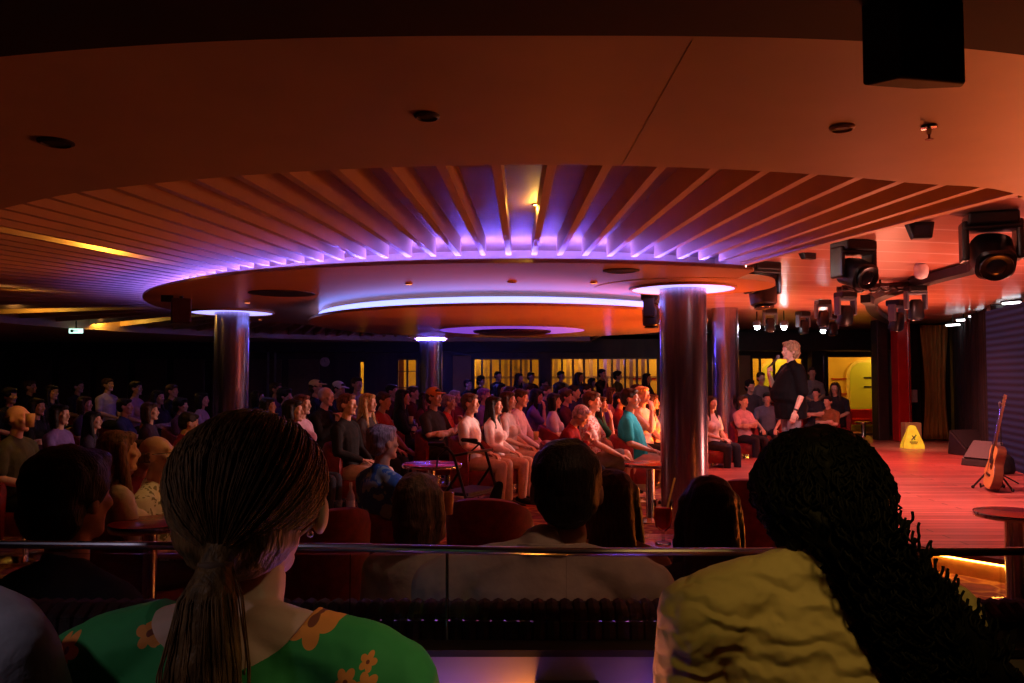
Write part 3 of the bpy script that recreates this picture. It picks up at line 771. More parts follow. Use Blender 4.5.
# curved drape track on the stage ceiling
P = [W(1030, 244, 7.1), W(975, 261, 8.1), W(923, 277, 9.3), W(880, 291, 11.0), W(871, 301, 12.3), W(880, 313, 14.6), W(901, 320, 16.4)]
P = [Vector((p.x, p.y, 2.60)) for p in P]
P2 = [Vector(p) for p in catmull([tuple(p) for p in P] + [(9.3, 16, 2.6), (9.3, 9, 2.6)], 10)][:61]
s = S()
for a, b in zip(P2, P2[1:]): s.box((a+b)/2, ((b-a).length+.02, .16, .09), Matrix.Rotation(math.atan2((b-a).y, (b-a).x), 3, 'Z'))
o = s.obj('drape_track', M_BLACK); tag(o, 'curved black curtain track sweeping across the red stage ceiling', 'track')
s = S()
for a, b in zip(P2, P2[1:]): s.box((a+b)/2+Vector((-.0, -.09, .0)), ((b-a).length+.02, .012, .02), Matrix.Rotation(math.atan2((b-a).y, (b-a).x), 3, 'Z'))
t_ = s.obj('track_edge', M_CHROME, o)
# ------------------------------------------------------------------ stage gear
def make_moving_head(kind, label, group=None):
    """origin at ceiling mount; hangs down"""
    r = empty('moving_light'); tag(r, label, 'stage light', group)
    if kind == 'big':
        s = S(); s.box((0, 0, -.06), (.38, .3, .11)); s.obj('base', M_GEAR, r, bevel=.02)
        s = S()
        for sx in (-1, 1): s.box((sx*.2, 0, -.24), (.055, .2, .34))
        s.box((0, 0, -.13), (.44, .22, .05)); s.obj('yoke', M_GEAR, r, bevel=.02)
        h = empty('head', (0, 0, -.34)); h.parent = r
        s = S(); s.loft([((0, 0, -.22), .13, .12), ((0, 0, -.2), .15, .14), ((0, 0, .05), .165, .15), ((0, 0, .15), .12, .11)], 24, 3.2); hb = autosmooth(s.obj('head_shell', M_GEAR, h), 40)
        s = S(); s.lathe((0, 0, -.22), [(.1, 0), (.125, -.02), (.12, -.035), (.085, -.02)], 28); autosmooth(s.obj('lens_ring', M_GEAR, h))
        s = S(); s.lathe((0, 0, -.235), [(.09, .01), (.08, -.004), (.05, -.016), (.01, -.02)], 24); s.obj('lens', mat('dark_lens', (.02, .02, .03), .05), h, smooth=True)
    else:
        s = S(); s.box((0, 0, -.05), (.2, .2, .08)); s.obj('base', M_GEAR, r, bevel=.015)
        s = S()
        for sx in (-1, 1): s.box((sx*.105, 0, -.18), (.03, .11, .22))
        s.box((0, 0, -.1), (.23, .12, .03)); s.obj('yoke', M_GREY, r, bevel=.01)
        h = empty('head', (0, 0, -.25)); h.parent = r
        s = S(); s.loft([((0, 0, -.15), .075, .07), ((0, 0, -.12), .085, .08), ((0, 0, .04), .075, .075), ((0, 0, .08), .05, .05)], 20, 3); autosmooth(s.obj('head_shell', M_GEAR, h), 40)
        s = S(); s.lathe((0, 0, -.15), [(.06, 0), (.07, -.012), (.045, -.02), (.01, -.02)], 20); s.obj('lens', mat('dark_lens', (.02, .02, .03), .05), h, smooth=True)
    return r
PB = make_moving_head('big', ''); PSM = make_moving_head('small', '')
used = set()
def place_light(kind, px, py, d, rz, tilt, label, mount=None, group=None, z=None, tz=0, sc_=1.0):
    src = PB if kind == 'big' else PSM
    o = src if kind not in used else copy_tree(src); used.add(kind)
    p = W(px, py, d); o.location = (p.x, p.y, z if z is not None else ZS); o.rotation_euler = (0, 0, rz)
    for ch in o.children:
        if ch.name.startswith('head'): ch.rotation_euler = (tilt, tz, 0)
    tag(o, label, 'stage light', group); o.scale = (sc_,)*3
    return o
place_light('big', 762, 264, 8.2, R(20), R(-8), 'big black moving stage light with a tiny amber mark beyond the ceiling fins', sc_=.8)
place_light('big', 853, 238, 6.9, R(15), R(-68), 'big black moving stage light whose round lens faces the seats', sc_=.8)
place_light('big', 990, 210, 5.7, R(-20), R(-52), 'nearest and biggest black moving stage light hanging by the edge of the picture', sc_=.85)
place_light('small', 845, 280, 9.6, R(10), R(10), 'grey and black moving light on the near end of the dark rig', z=2.52)
place_light('small', 915, 272, 9.4, R(-5), R(0), 'grey and black moving light on the rig end closest to the guitar', z=2.57)
place_light('small', 897, 306, 10.4, R(30), R(10), 'small black moving light below the rig above the red pillar', z=2.50)
place_light('small', 823, 306, 12.2, R(0), R(0), 'small black moving light hanging beside a bright white lamp')
place_light('small', 770, 322, 13.8, R(0), R(10), 'small black moving light nearest the second steel column')
place_light('small', 803, 322, 14.4, R(15), R(-10), 'small black moving light above the head of the comedian')
place_light('small', 832, 328, 15.0, R(15), R(-10), 'small black moving light furthest back above the doorway')
place_light('big', 651, 296, 8.4, R(70), R(0), 'black moving light half hidden behind the near steel column', z=ZD, sc_=.6)
place_light('small', 996, 311, 12.6, R(-20), R(30), 'small moving light in the row of white lamps above the video wall', z=2.64)
# amber mark
s = S(); q = W(767, 289, 8.06); s.box(q, (.035, .01, .03)); o = s.obj('amber_mark', mat('amber_sticker', (.8, .4, .02), .5))
for ob in bpy.data.objects:
    if ob.get('label', '').startswith('big black moving stage light with a tiny'): o.parent = ob; o.matrix_parent_inverse = Matrix.LocRotScale(ob.location, ob.rotation_euler.to_quaternion(), None).inverted()
# rig: pipe with clamps
r = empty('lighting_rig', (0, 0, 0)); tag(r, 'dark metal lighting rig with cables slung under the red stage ceiling', 'lighting rig')
a, b = W(842, 285, 9.7), W(925, 276, 9.5); a.z = 2.57; b.z = 2.6
s = S(); s.cap(a, b, .035, .035, 12, True); s.cap(a+Vector((0, .16, 0)), b+Vector((0, .16, 0)), .035, .035, 12, True)
for t in np.linspace(.05, .95, 7): m = a.lerp(b, t); s.cap(m, m+Vector((.08, .16, 0)), .015, .015, 8)
s.obj('pipe', mat('dark_rig_metal', (.05, .03, .035), .35, .6), r)
s = S()
for t in (.15, .5, .85): m = a.lerp(b, t)+Vector((0, .08, 0)); s.cap(m, (m.x, m.y, ZS), .015, .015, 8, True)
s.obj('drop_rods', M_GEAR, r)
s = S()
for k in range(5):
    t0 = .12+.16*k; p = [a.lerp(b, t0+q*.05)+Vector((0, -.04-.02*(k % 2), -.05*math.sin(q/3*PI)-.02)) for q in range(4)]; s.tube(p, .012, 6)
s.obj('cable', M_BLACK, r)
c_, e_ = W(858, 292, 9.9), W(876, 300, 11.2); s = S(); s.box(((c_+e_)/2).xy.to_tuple()+(2.5,), (.5, .12, .1), Matrix.Rotation(R(60), 3, 'Z')); s.obj('bracket', M_GEAR, r)
# bright lamps
for k, (px, py, d) in enumerate(((757, 327, 14.5), (784, 327, 14.3), (823, 331, 15.5), (721, 342, 15.0))):
    p = W(px, py, d); o = empty('bright_lamp', (p.x, p.y, p.z))
    tag(o, ['bright white lamp shining nearest the steel column beyond the stage', 'bright white lamp shining above the comedian', 'bright white lamp shining over the dark door post', 'bright white lamp half hidden at the second column'][k], 'stage light')
    s = S(); s.ell((0, -.0, 0), (.05, .03, .05), seg=16); s.obj('bulb', glow('white_lamp', (1, .97, 1), 60), o, smooth=True)
    s = S(); s.lathe((0, 0, .02), [(.07, -.0), (.075, .06), (.05, .1)], 20); s.obj('housing', M_GREY, o)
    s = S(); s.cap((0, 0, .1), (0, 0, ZS-p.z), .012, .012, 8, True); s.obj('stem', M_GEAR, o)
for k, (px, py, d, z) in enumerate(((958, 325, 15.5, 0), (969, 320, 15.0, 0), (982, 316, 14.4, 0), (1012, 308, 12.9, 0), (1018, 303, 12.2, 0))):
    p = W(px, py, d); p.x -= .1; r = empty('linear_lamp', p, R(-65)); tag(r, 'white tube lamp, %s in the row above the drapes' % ['furthest one', 'second from the far end', 'third from the far end', 'next to the small moving light', 'closest one'][k], 'lamp')
    s = S(); s.box((0, 0, 0), (.26, .05, .03)); s.obj('tube', glow('white_tube', (1, .95, 1), 7), r)
    s = S(); s.box((0, 0, .03), (.3, .07, .03)); s.cap((0, 0, .03), (0, 0, ZS-p.z), .01, .01, 6, True); s.obj('housing', M_GEAR, r)
# smoke detector / white ball
p = W(827, 262, 0.9*10); 
s = S(); p = W(921, 262, 8.3); s.lathe((p.x, p.y, ZS), [(.02, -.16), (.055, -.145), (.07, -.1), (.07, -.04), (.05, 0)], 24)
o = s.obj('ceiling_sensor', mat('white_plastic', (.8, .75, .75), .4), smooth=True); tag(o, 'white round sensor dome on the stage ceiling between the two biggest stage lights', 'sensor')
# small wedge speakers on the boundary
def wedge(px, py, d, w, h, rz, label):
    p = W(px, py, d); s = S(); o = empty('wedge_floodlight', (p.x, p.y, p.z), rz); tag(o, label, 'stage light')
    vs = [(-w/2, -h*.3, h/2), (w/2, -h*.3, h/2), (w*.35, -h*.5, -h/2), (-w*.35, -h*.5, -h/2), (-w/2, h*.5, h/2), (w/2, h*.5, h/2), (w*.35, h*.1, -h/2), (-w*.35, h*.1, -h/2)]
    s.add(vs, [(0, 1, 2, 3), (5, 4, 7, 6), (0, 3, 7, 4), (1, 5, 6, 2), (0, 4, 5, 1), (3, 2, 6, 7)]); s.obj('housing', M_GEAR, o, bevel=.008)
    s = S(); s.cap((0, .1, h*.4), (0, .1, max(h*.5, ZS-p.z)), .014, .014, 8, True); s.obj('bracket', M_GEAR, o)
    s = S(); s.box((0, -h*.42, 0), (w*.6, .01, h*.5)); s.obj('face_glass', mat('dark_lens', (.02, .02, .03), .05), o)
wedge(920, 231, 6.0, .19, .13, R(-10), 'small black wedge floodlight between the two largest moving lights')
wedge(807, 254, 7.6, .18, .11, R(20), 'small dark red wedge floodlight beneath the last ceiling fins')
wedge(730, 271, 7.9, .17, .1, R(10), 'small black wedge floodlight beside the near column ring light')
# speaker box on the dark bulkhead
r = empty('ceiling_speaker', (0, 0, 0)); tag(r, 'big dark loudspeaker box hanging from the near bulkhead', 'speaker')
zb = 2.125
pl = [tuple(W(q, r_, (zb-CAMZ)*F/(376-r_)).xy) for q, r_ in ((862, 82), (900, 73), (966, 79), (962, 84), (915, 86))]
P = [Vector((*q, zb)) for q in pl]
s = S(); s.prism(pl, zb, 2.31); s.obj('cabinet', mat('dark_brown_speaker', (.06, .045, .03), .6), r, bevel=.006)
for q_ in ((.05, .05), (.09, .12)):
    s = S(); s.box((P[1].x+q_[0], P[1].y-.002, zb+q_[1]), (.02, .012, .02)); s.obj('bolt', M_BLACK, r)

# ceiling fittings
def disc_fit(px, py, d, r, z, label, m, name='ceiling_downlight', emit=None, cat='downlight'):
    t = (z-CAMZ)*F/max(1, (376-py)); p = W(px, py, t if d is None else d)
    o = empty(name, (p.x, p.y, z)); tag(o, label, cat)
    s = S(); s.lathe((0, 0, 0), [(r*1.25, .002), (r*1.25, -.006), (r, -.012), (r*.9, -.004)], 24); autosmooth(s.obj('bezel', m, o))
    s = S(); s.lathe((0, 0, 0), [(r*.92, -.003), (r*.92, -.006), (.003, -.006)], 24); s.obj('lens', glow('warm_downlight', (1, .55, .2), 14) if emit else M_BLACK, o)
    return o
disc_fit(427, 112, None, .034, ZD, 'dark downlight with a thin grey rim in the soffit above the seats', M_GREY)
disc_fit(842, 124, None, .034, ZD, 'dark downlight with a coppery rim below the loudspeaker box', M_CEIL)
disc_fit(56, 139, None, .05, ZD, 'dark recessed downlight at the dim end of the soffit', M_BEAM)
disc_fit(282, 293, None, .27, ZD, 'large dark oval vent in the big ceiling disc', M_BEAM, 'ceiling_vent', cat='vent')
disc_fit(621, 270, None, .12, ZD, 'thin dark vent slot near the column ring light', M_BEAM, 'ceiling_vent', cat='vent')
for k, (px, py, z) in enumerate(((512, 281, ZD), (409, 283, ZD), (594, 282, ZD), (425, 311, 2.24), (594, 311, 2.24), (247, 302, ZD), (357, 322, 2.24), (260, 319, ZD))):
    disc_fit(px, py, None, .028 if k else .035, z, 'tiny %s ceiling spot, %s' % ('dark' if k == 0 else 'lit', ['on the near middle of the upper disc', 'on the upper disc above the furthest column', 'on the upper disc next to the near column', 'on the lower disc above the furthest column', 'on the lower disc beside the violet dish', 'just before the darker column ring light', 'at the dim rim of the lower disc', 'just beyond the darker column'][k]), M_DISC, emit=(k != 0))
p = W(929, 128, 2.72); p.z = ZD
o = empty('sprinkler', p); tag(o, 'red and chrome sprinkler head hanging from the soffit', 'sprinkler')
s = S(); s.lathe((0, 0, 0), [(.028, 0), (.026, -.008), (.008, -.01), (.007, -.03)], 20); autosmooth(s.obj('rosette', M_CHROME, o))
s = S(); s.cap((0, 0, -.03), (0, 0, -.044), .004, .004, 8); s.lathe((0, 0, -.046), [(.014, 0), (.014, -.002)], 12); s.obj('deflector', mat('red_bulb_glass', (.4, .05, .03), .3), o)
# speaker box hanging from disc at the darker column
p = W(181, 309, 8.6)
r = empty('hanging_speaker', p, R(25)); tag(r, 'small boxy loudspeaker hanging at the rim of the big ceiling disc', 'speaker')
s = S(); s.box((0, 0, -.02), (.2, .2, .26)); s.obj('cabinet', mat('dark_red_speaker', (.08, .03, .03), .5), r, bevel=.015)
s = S(); s.box((-.14, 0, .12), (.12, .1, .1)); s.cap((0, 0, .1), (0, 0, ZD-p.z), .02, .02, 8, True); s.obj('bracket', M_GEAR, r)
# warm spots between the fins
p = W(538, 204, 1.06*F/172); p.z = ZP
disc_fit(538, 204, 1.09*F/172, .035, ZP, 'glowing yellow downlight between two ceiling fins', M_CHROME, emit=True)
WARM = [(538, 200), (118, 232), (5, 274), (12, 300), (100, 317)]
for k, (px, py) in enumerate(WARM[1:]):
    t = (ZP-CAMZ)*F/(376-py+2); disc_fit(px, py-2, t, .05, ZP, ['warm gold downlight between the fins, nearest on the dim side', 'warm gold downlight between the fins at the picture edge', 'second warm gold downlight at the picture edge', 'small warm gold downlight above the exit sign'][k], M_CHROME, emit=True)
# exit sign: pale lit box
p = W(76, 331, 14.4)
r = empty('exit_sign', p, R(0)); tag(r, 'small lit pale green exit sign under the dim far ceiling', 'sign')
s = S(); s.box((0, 0, 0), (.24, .05, .085)); s.obj('sign_case', glow('pale_green_sign', (.6, 1, .85), 1.6), r, bevel=.01)
s = S(); s.cap((0, 0, .03), (0, 0, ZFB+.1-p.z), .012, .012, 8, True); s.obj('hanger', M_GEAR, r)
s = S()
s.box((-.06, -.027, 0), (.05, .004, .05))
s.box((.0, -.027, 0), (.1, .004, .014)); s.obj('pictogram', mat('dark_green', (.01, .12, .05), .5), r)
# clock on the far wall
p = W(325, 362, YF-.08); r = empty('wall_clock', p); tag(r, 'round pale wall clock on the dark far wall', 'clock')
s = S(); t = S(); t.lathe((0, 0, 0), [(.12, 0), (.12, .04), (.1, .04), (.1, .03), (.002, .03)], 28); s.T = Matrix.Rotation(R(90), 4, 'X'); s.add(t.v, t.f); s.obj('clock_face', mat('ivory_face', (.6, .45, .3), .5), r)
s = S(); s.box((0, -.045, .03), (.008, .004, .07)); s.box((.025, -.045, 0), (.05, .004, .008)); s.obj('clock_hand', M_BLACK, r)
# tall dark mullions on far wall left centre
for k, px in enumerate((268, 275)):
    s = S(); p = W(px, 370, YF-.1); s.box((p.x, p.y, 1.3), (.05, .04, 1.7)); structure(s.obj('wall_batten', mat('dim_steel', (.25, .22, .2), .4, .5)))

# ------------------------------------------------------------------ guitar
def outline(pts, n=10): return [tuple(p) for p in catmull(pts, n)]
g = empty('acoustic_guitar'); tag(g, 'honey coloured acoustic guitar leaning upright on its stand on the stage', 'guitar')
half = [(0, 0), (.12, .01), (.185, .09), (.19, .17), (.15, .25), (.118, .31), (.13, .38), (.14, .43), (.11, .485), (.04, .50)]
full = half + [(-x, y) for x, y in reversed(half[1:])]
body = outline(full, 6)
def up(s, pts, y0, y1): upright_prism(s, pts, y0, y1)
s = S(); up(s, body, .0, .1); s.obj('guitar_body', mat('dark_mahogany', (.12, .04, .02), .3), g, bevel=.006)
s = S(); up(s, [(x*.985, .003+y*.988) for x, y in body], -.006, .0); s.obj('soundboard', mat('spruce_top', (.75, .36, .1), .3, 0, .12, 30, stretch=(12, 1, 1)), g)
s = S(); up(s, [(.052*math.cos(t), .335+.052*math.sin(t)) for t in np.linspace(0, 2*PI, 30, endpoint=False)], -.009, -.005); s.obj('soundhole', M_BLACK, g)
s = S(); s.box((0, -.012, .155), (.15, .012, .028)); s.obj('bridge', mat('ebony', (.03, .02, .015), .4), g, bevel=.003)
s = S(); up(s, outline([(.0, .26), (.06, .22), (.1, .28), (.085, .36), (.055, .33)], 5), -.008, -.004); s.obj('pickguard', mat('tortoiseshell', (.06, .02, .01), .2), g)
s = S(); s.box((0, .0, .70), (.052, .022, .52)); s.obj('neck', mat('dark_mahogany', (.12, .04, .02), .3), g, bevel=.004)
s = S(); s.box((0, -.014, .66), (.05, .008, .60)); s.obj('fretboard', mat('ebony', (.03, .02, .015), .4), g)
s = S()
for k in range(16): s.box((0, -.019, .95-.6*(1-.94387**(k+1))*1.0), (.05, .003, .003))
s.obj('fret', M_CHROME, g)
s = S(); up(s, [(-.03, .95), (.03, .95), (.038, 1.1), (-.038, 1.1)], -.008, .01); s.obj('headstock', mat('dark_mahogany', (.12, .04, .02), .3), g, bevel=.003)
for sx in (-1, 1):
    for k in range(3):
        s = S(); s.cap((sx*.03, 0, .985+.04*k), (sx*.055, .0, .985+.04*k), .004, .004, 8); s.ell((sx*.06, 0, .985+.04*k), (.01, .006, .008)); s.obj('tuning_peg', M_CHROME, g)
s = S()
for k in range(6): s.cap(((k-2.5)*.0085, -.024, .155), ((k-2.5)*.007, -.02, .96), .0009, .0009, 5, True)
s.obj('strings', M_CHROME, g)
gp = W(988, 483, 9.35)
g.location = (gp.x-.02, gp.y, .21); g.rotation_euler = (R(-10), R(6), R(-108))
r = empty('guitar_stand', (gp.x+.05, gp.y+.03, .17), R(-50)); tag(r, 'black folding guitar stand holding the acoustic guitar', 'guitar stand')
s = S()
for a, b in (((0, .08, .0+.02), (0, .1, .55)), ((0, .09, .28), (-.2, .02, .02)), ((0, .09, .28), (.22, .02, .02)), ((0, .09, .28), (.02, .34, .02))): s.cap(a, b, .012, .012, 8)
s.obj('stand_tube', M_BLACK, r)
for a in ((-.2, .02, .02), (.22, .02, .02), (.02, .34, .02)):
    s = S(); s.ell(a, (.02, .02, .02)); s.obj('rubber_foot', M_BLACK, r)
s = S()
for sx in (-1, 1): s.cap((sx*.09, .1, .05), (sx*.09, -.05, .035), .011, .011, 8); s.cap((sx*.09, -.05, .035), (sx*.09, -.06, .07), .011, .011, 8)
s.cap((-.09, .1, .05), (.09, .1, .05), .012, .012, 8); s.obj('cradle', M_BLACK, r)

# ---- yellow floor safety sign
p = W(915, 447, 14.8); r = empty('floor_safety_sign', (p.x-.05, 14.8, .17), R(-6)); tag(r, 'yellow folding floor safety sign with a black emblem standing by the red pillar', 'sign')
def trap(w0, w1, h, rad): 
    return outline([(-w0/2, .02), (-w0/2+.03, 0), (w0/2-.03, 0), (w0/2, .02), (w0/2-.01, .1), (w1/2+.015, h-.08), (w1/2-.01, h-.02), (0, h), (-w1/2+.01, h-.02), (-w1/2-.015, h-.08), (-w0/2+.01, .1)], 4)
for sy, nm in ((-1, 0), (1, 1)):
    s = S(); s.T = Matrix.Rotation(R(-10*sy*-1*-1), 4, 'X') @ Matrix.Identity(4); s.T = Matrix.Translation((0, sy*.09, 0)) @ Matrix.Rotation(R(11*sy), 4, 'X')
    up(s, trap(.36, .13, .43, .03), -.012, .012); s.obj('sign_panel', mat('safety_yellow', (.75, .68, .05), .4), r)
s = S(); s.T = Matrix.Translation((0, -.09, 0)) @ Matrix.Rotation(R(-11), 4, 'X')
s.cap((-.035, -.016, .16), (.0, -.016, .2), .009, .009, 6); s.cap((0, -.016, .2), (.03, -.016, .225), .012, .01, 6); s.ell((.045, -.016, .245), (.012, .005, .012)); s.cap((0, -.016, .2), (.02, -.016, .165), .008, .008, 6); s.cap((.0, -.016, .215), (-.02, -.016, .235), .007, .007, 6)
s.obj('slipping_figure_emblem', M_BLACK, r)
s = S(); s.T = Matrix.Translation((0, -.09, 0)) @ Matrix.Rotation(R(-11), 4, 'X'); s.box((0, -.014, .12), (.14, .004, .018)); s.box((0, -.014, .09), (.11, .004, .014)); s.obj('lettering_line', mat('dark_olive_print', (.1, .09, .01), .5), r)
s = S(); s.box((p.x+.06, 15.05, .17+.23), (.3, .18, .46)); o = s.obj('plywood_box', mat('brown_box', (.22, .08, .04), .6), bevel=.008); tag(o, 'brown box standing behind the yellow floor safety sign', 'box')
# black gear heap items
def monitor(px, py, d, rz, sc_, label):
    p = W(px, py, d); o = empty('stage_monitor', (p.x, d, .17), rz); o.scale = (sc_,)*3; tag(o, label, 'speaker')
    s = S(); vs = [(-.25, -.18, 0), (.25, -.18, 0), (.25, .2, 0), (-.25, .2, 0), (-.25, -.14, .1), (.25, -.14, .1), (.25, .16, .36), (-.25, .16, .36)]
    s.add(vs, [(0, 3, 2, 1), (0, 1, 5, 4), (4, 5, 6, 7), (2, 3, 7, 6), (1, 2, 6, 5), (0, 4, 7, 3)]); s.obj('cabinet', M_BLACK, o, bevel=.015)
    s = S(); s.add([(-.22, -.132, .115), (.22, -.132, .115), (.22, .14, .35), (-.22, .14, .35), (-.22, -.145, .125), (.22, -.145, .125), (.22, .128, .36), (-.22, .128, .36)], [(0, 1, 2, 3), (7, 6, 5, 4), (0, 4, 5, 1), (1, 5, 6, 2), (2, 6, 7, 3), (3, 7, 4, 0)]); s.obj('grille', mat('speaker_mesh', (.03, .03, .035), .6, .3, .4, 200), o)
monitor(972, 455, 13.6, R(15), 1.15, 'black wedge stage monitor lying before the drapes, furthest from the guitar')
monitor(984, 462, 11.9, R(-60), 1.0, 'black wedge stage monitor between the video wall and the guitar')
p = W(1012, 470, 11.2); r = empty('gear_bag', (p.x-.25, 11.0, .17), R(30)); tag(r, 'soft black gear bag on the stage floor behind the guitar', 'bag')
s = S(); s.loft([((0, 0, 0), .16, .11), ((0, 0, .05), .18, .13), ((0, 0, .2), .16, .11), ((0, 0, .26), .1, .06)], 24, 2.6); o = s.obj('bag_body', mat('black_nylon', (.02, .02, .022), .7, 0, .3, 20, .5, 30), r, smooth=True)
s = S(); s.tube([(-.1, 0, .24), (-.06, 0, .32), (.06, 0, .32), (.1, 0, .24)], .012, 8); s.obj('bag_handle', M_BLACK, r)
r = empty('microphone_stand', (W(1000, 470, 9.9).x+.02, 9.9, .17)); tag(r, 'thin black microphone stand just behind the guitar', 'microphone stand')
s = S(); s.cap((0, 0, 0), (0, 0, .95), .009, .009, 8); s.obj('pole', M_BLACK, r)
for k in range(3):
    s = S(); s.cap((0, 0, .12), (.2*math.cos(k*2.1), .2*math.sin(k*2.1), .012), .009, .009, 8); s.obj('leg', M_BLACK, r)
s = S(); s.cap((0, 0, .95), (-.03, -.05, 1.0), .012, .016, 8); s.obj('microphone', M_GREY, r)

# ------------------------------------------------------------------ furniture
def make_table(kind, top_r, h, ped, label):
    r = empty('cocktail_table'); tag(r, label, 'table')
    s = S(); s.lathe((0, 0, 0), [(top_r-.01, h-.03), (top_r-.004, h-.004), (top_r-.02, h)], 48); autosmooth(s.obj('table_top', M_REDTOP, r))
    s = S(); s.lathe((0, 0, 0), [(top_r, h-.034), (top_r+.004, h-.018), (top_r, h-.003), (top_r-.004, h-.004), (top_r-.012, h-.034)], 48); autosmooth(s.obj('table_rim', M_CHROME, r))
    s = S(); s.lathe((0, 0, 0), [(.05 if ped < .05 else ped+.02, 0), (ped+.01, .02), (ped, .04), (ped, h-.06), (ped+.05, h-.035)], 32); autosmooth(s.obj('pedestal', M_CHROME, r))
    s = S(); s.lathe((0, 0, 0), [(top_r*.62, 0), (top_r*.62, .012), (top_r*.3, .03), (ped, .035)], 40); autosmooth(s.obj('base_plate', M_CHROME, r))
    return r
def place_table(px, py_top, d, h, label, r_=.27, ped=.035, z0=0):
    p = W(px, py_top, d); o = make_table('', r_, h, ped, label); o.location = (p.x, d, z0); return o
t = place_table(1014, 504, 5.35, .6, 'low round cocktail table with a red top standing by the stage lip', .24, .062)
place_table(150, 522, 3.9, .8, 'low round table with a glossy red top beside the ponytailed woman', .19)
place_table(650, 446, 8.35, .60, 'round pink lit table with a steel pedestal beside the near column', .27, .045)
place_table(432, 458, 8.1, .62, 'round red table catching the light behind the walking frame', .30)
place_table(352, 483, 5.9, .5, 'small red table holding two bottles and a glass', .2)
place_table(662, 530, 3.4, .80, 'small round table carrying the red cocktail before the near column', .2)
place_table(863, 415, 17.6, .5, 'small steel pedestal table beside the doorway nearer the comedian', .17, .05)
place_table(883, 415, 17.3, .5, 'small steel pedestal table right against the dark door post', .17, .05)
place_table(776, 418, 16.0, .55, 'small steel pedestal table behind the legs of the comedian', .17, .045)
# armchair
def make_chair():
    r = empty('tub_chair')
    s = S(); s.loft([((0, .06, .22), .2, .24), ((0, .06, .26), .215, .26), ((0, .06, .36), .215, .26), ((0, .06, .395), .19, .23)], 32, 2.8); autosmooth(s.obj('seat', M_REDV, r), 50)
    ri, ro = .205, .265; s = S(); n = 20; v = []; f = []
    A = np.linspace(R(175), R(365), n)
    rings = []
    for a in A:
        t = abs((math.degrees(a)-270)/95); h = .76-.14*t**2.2
        c, q = math.cos(a), math.sin(a); cx, cy = 0, .03
        rings.append([Vector((cx+x*c, cy+x*q, z)) for x, z in ((ri, .24), (ro-.02, .2), (ro, .3), (ro+.015, h-.06), (ro-.0, h-.01), (ro-.035, h), (ri+.005, h-.01), (ri-.01, h-.06), (ri, .4))])
    s.rings(rings); autosmooth(s.obj('backrest', M_REDV, r), 50)
    s = S(); s.lathe((0, .03, 0), [(.22, 0), (.22, .02), (.06, .04), (.05, .24)], 32); autosmooth(s.obj('base', M_CHROME, r))
    return r
CH0 = make_chair(); ch_used = [0]
def place_chair(x, y, rz, z, label, group=None, s=1):
    o = CH0 if not ch_used[0] else copy_tree(CH0); ch_used[0] = 1
    o.location = (x, y, z); o.rotation_euler = (0, 0, rz); o.scale = (s, s, s); tag(o, label, 'chair', group); return o
p = W(489, 500, 5.1); place_chair(p.x, 5.1, R(-8), 0, 'empty red tub chair with a lit top edge before the walking frame')
p = W(325, 490, 4.7); place_chair(p.x, 4.7, R(35), 0, 'empty red tub chair angled just past the ponytailed head')
p = W(745, 470, 6.2); place_chair(p.x, 6.0, R(-20), -.0, 'dark tub chair whose rounded back shows before the stage edge')
# banquette + rail + glass
r = empty('banquette', (0, 0, 0)); tag(r, 'long dark ribbed banquette back running across the picture under the glass rail', 'bench seat')
bx0, bx1 = -1.6, 3.6
s = S()
for k in range(int((bx1-bx0)/.026)):
    x = bx0+.026*k+.013; s.chain([((x, 1.515, 1.005), .0145), ((x, 1.52, 1.045), .014), ((x, 1.545, 1.058), .0135), ((x, 1.58, 1.055), .013)], 8)
s.box(((bx0+bx1)/2, 1.555, 1.03), (bx1-bx0, .06, .045)); s.obj('ribbed_top', mat('dark_maroon_velvet', (.035, .012, .014), .75, 0, .3, 15), r)
s = S(); s.box(((bx0+bx1)/2, 1.62, .74), (bx1-bx0, .12, .6)); s.obj('backrest', mat('dark_maroon_velvet', (.035, .012, .014), .75, 0, .3, 15), r, bevel=.02)
s = S(); s.box(((bx0+bx1)/2, 1.9, .40), (bx1-bx0, .5, .14)); s.obj('seat', M_REDV, r, bevel=.03)
s = S(); s.box(((bx0+bx1)/2, 1.9, .215), (bx1-bx0, .46, .23)); s.obj('plinth', M_BEAM, r)
s = S(); s.box(((bx0+bx1)/2, 1.475, .54), (bx1-bx0, .05, .93)); structure(s.obj('wall_partition', mat('partition_laminate', (.34, .27, .3), .35, 0, .1, 4)))
s = S(); s.box(((bx0+bx1)/2, 1.473, 1.007), (bx1-bx0, .056, .012)); structure(s.obj('trim_7', M_BEAM))  # dark cap added so the lit partition top doesn't show
s = S(); s.box((W(567, 660, 1.44).x, 1.44, .53), (.115, .02, .86)); structure(s.obj('partition_post', M_BEAM, bevel=.004))
r = empty('glass_rail', (0, 0, 0)); tag(r, 'brushed metal handrail on a glass screen in front of the polo shirt man', 'railing')
P = [(-2.2, 1.52, 1.195), (-.3, 1.5, 1.182), (.1, 1.49, 1.176), (.9, 1.49, 1.176), (1.7, 1.62, 1.176), (3.6, 2.3, 1.176)]
s = S(); s.tube(P, .0075, 12); s.obj('handrail', mat('rail_satin_metal', (.6, .55, .65), .25, 1), r)
for a, b in zip(P, P[1:]):
    s = S(); s.prism([(a[0], a[1]-.004), (b[0], b[1]-.004), (b[0], b[1]+.004), (a[0], a[1]+.004)], 1.05, 1.17); s.obj('glass_panel', M_GLASS, r)
for x, y in ((-1.2, 1.512), (-.12, 1.497), (1.0, 1.505), (2.6, 1.95)):
    s = S(); s.cap((x, y, .9), (x, y, 1.175), .003, .003, 8, True); s.obj('post', M_CHROME, r)
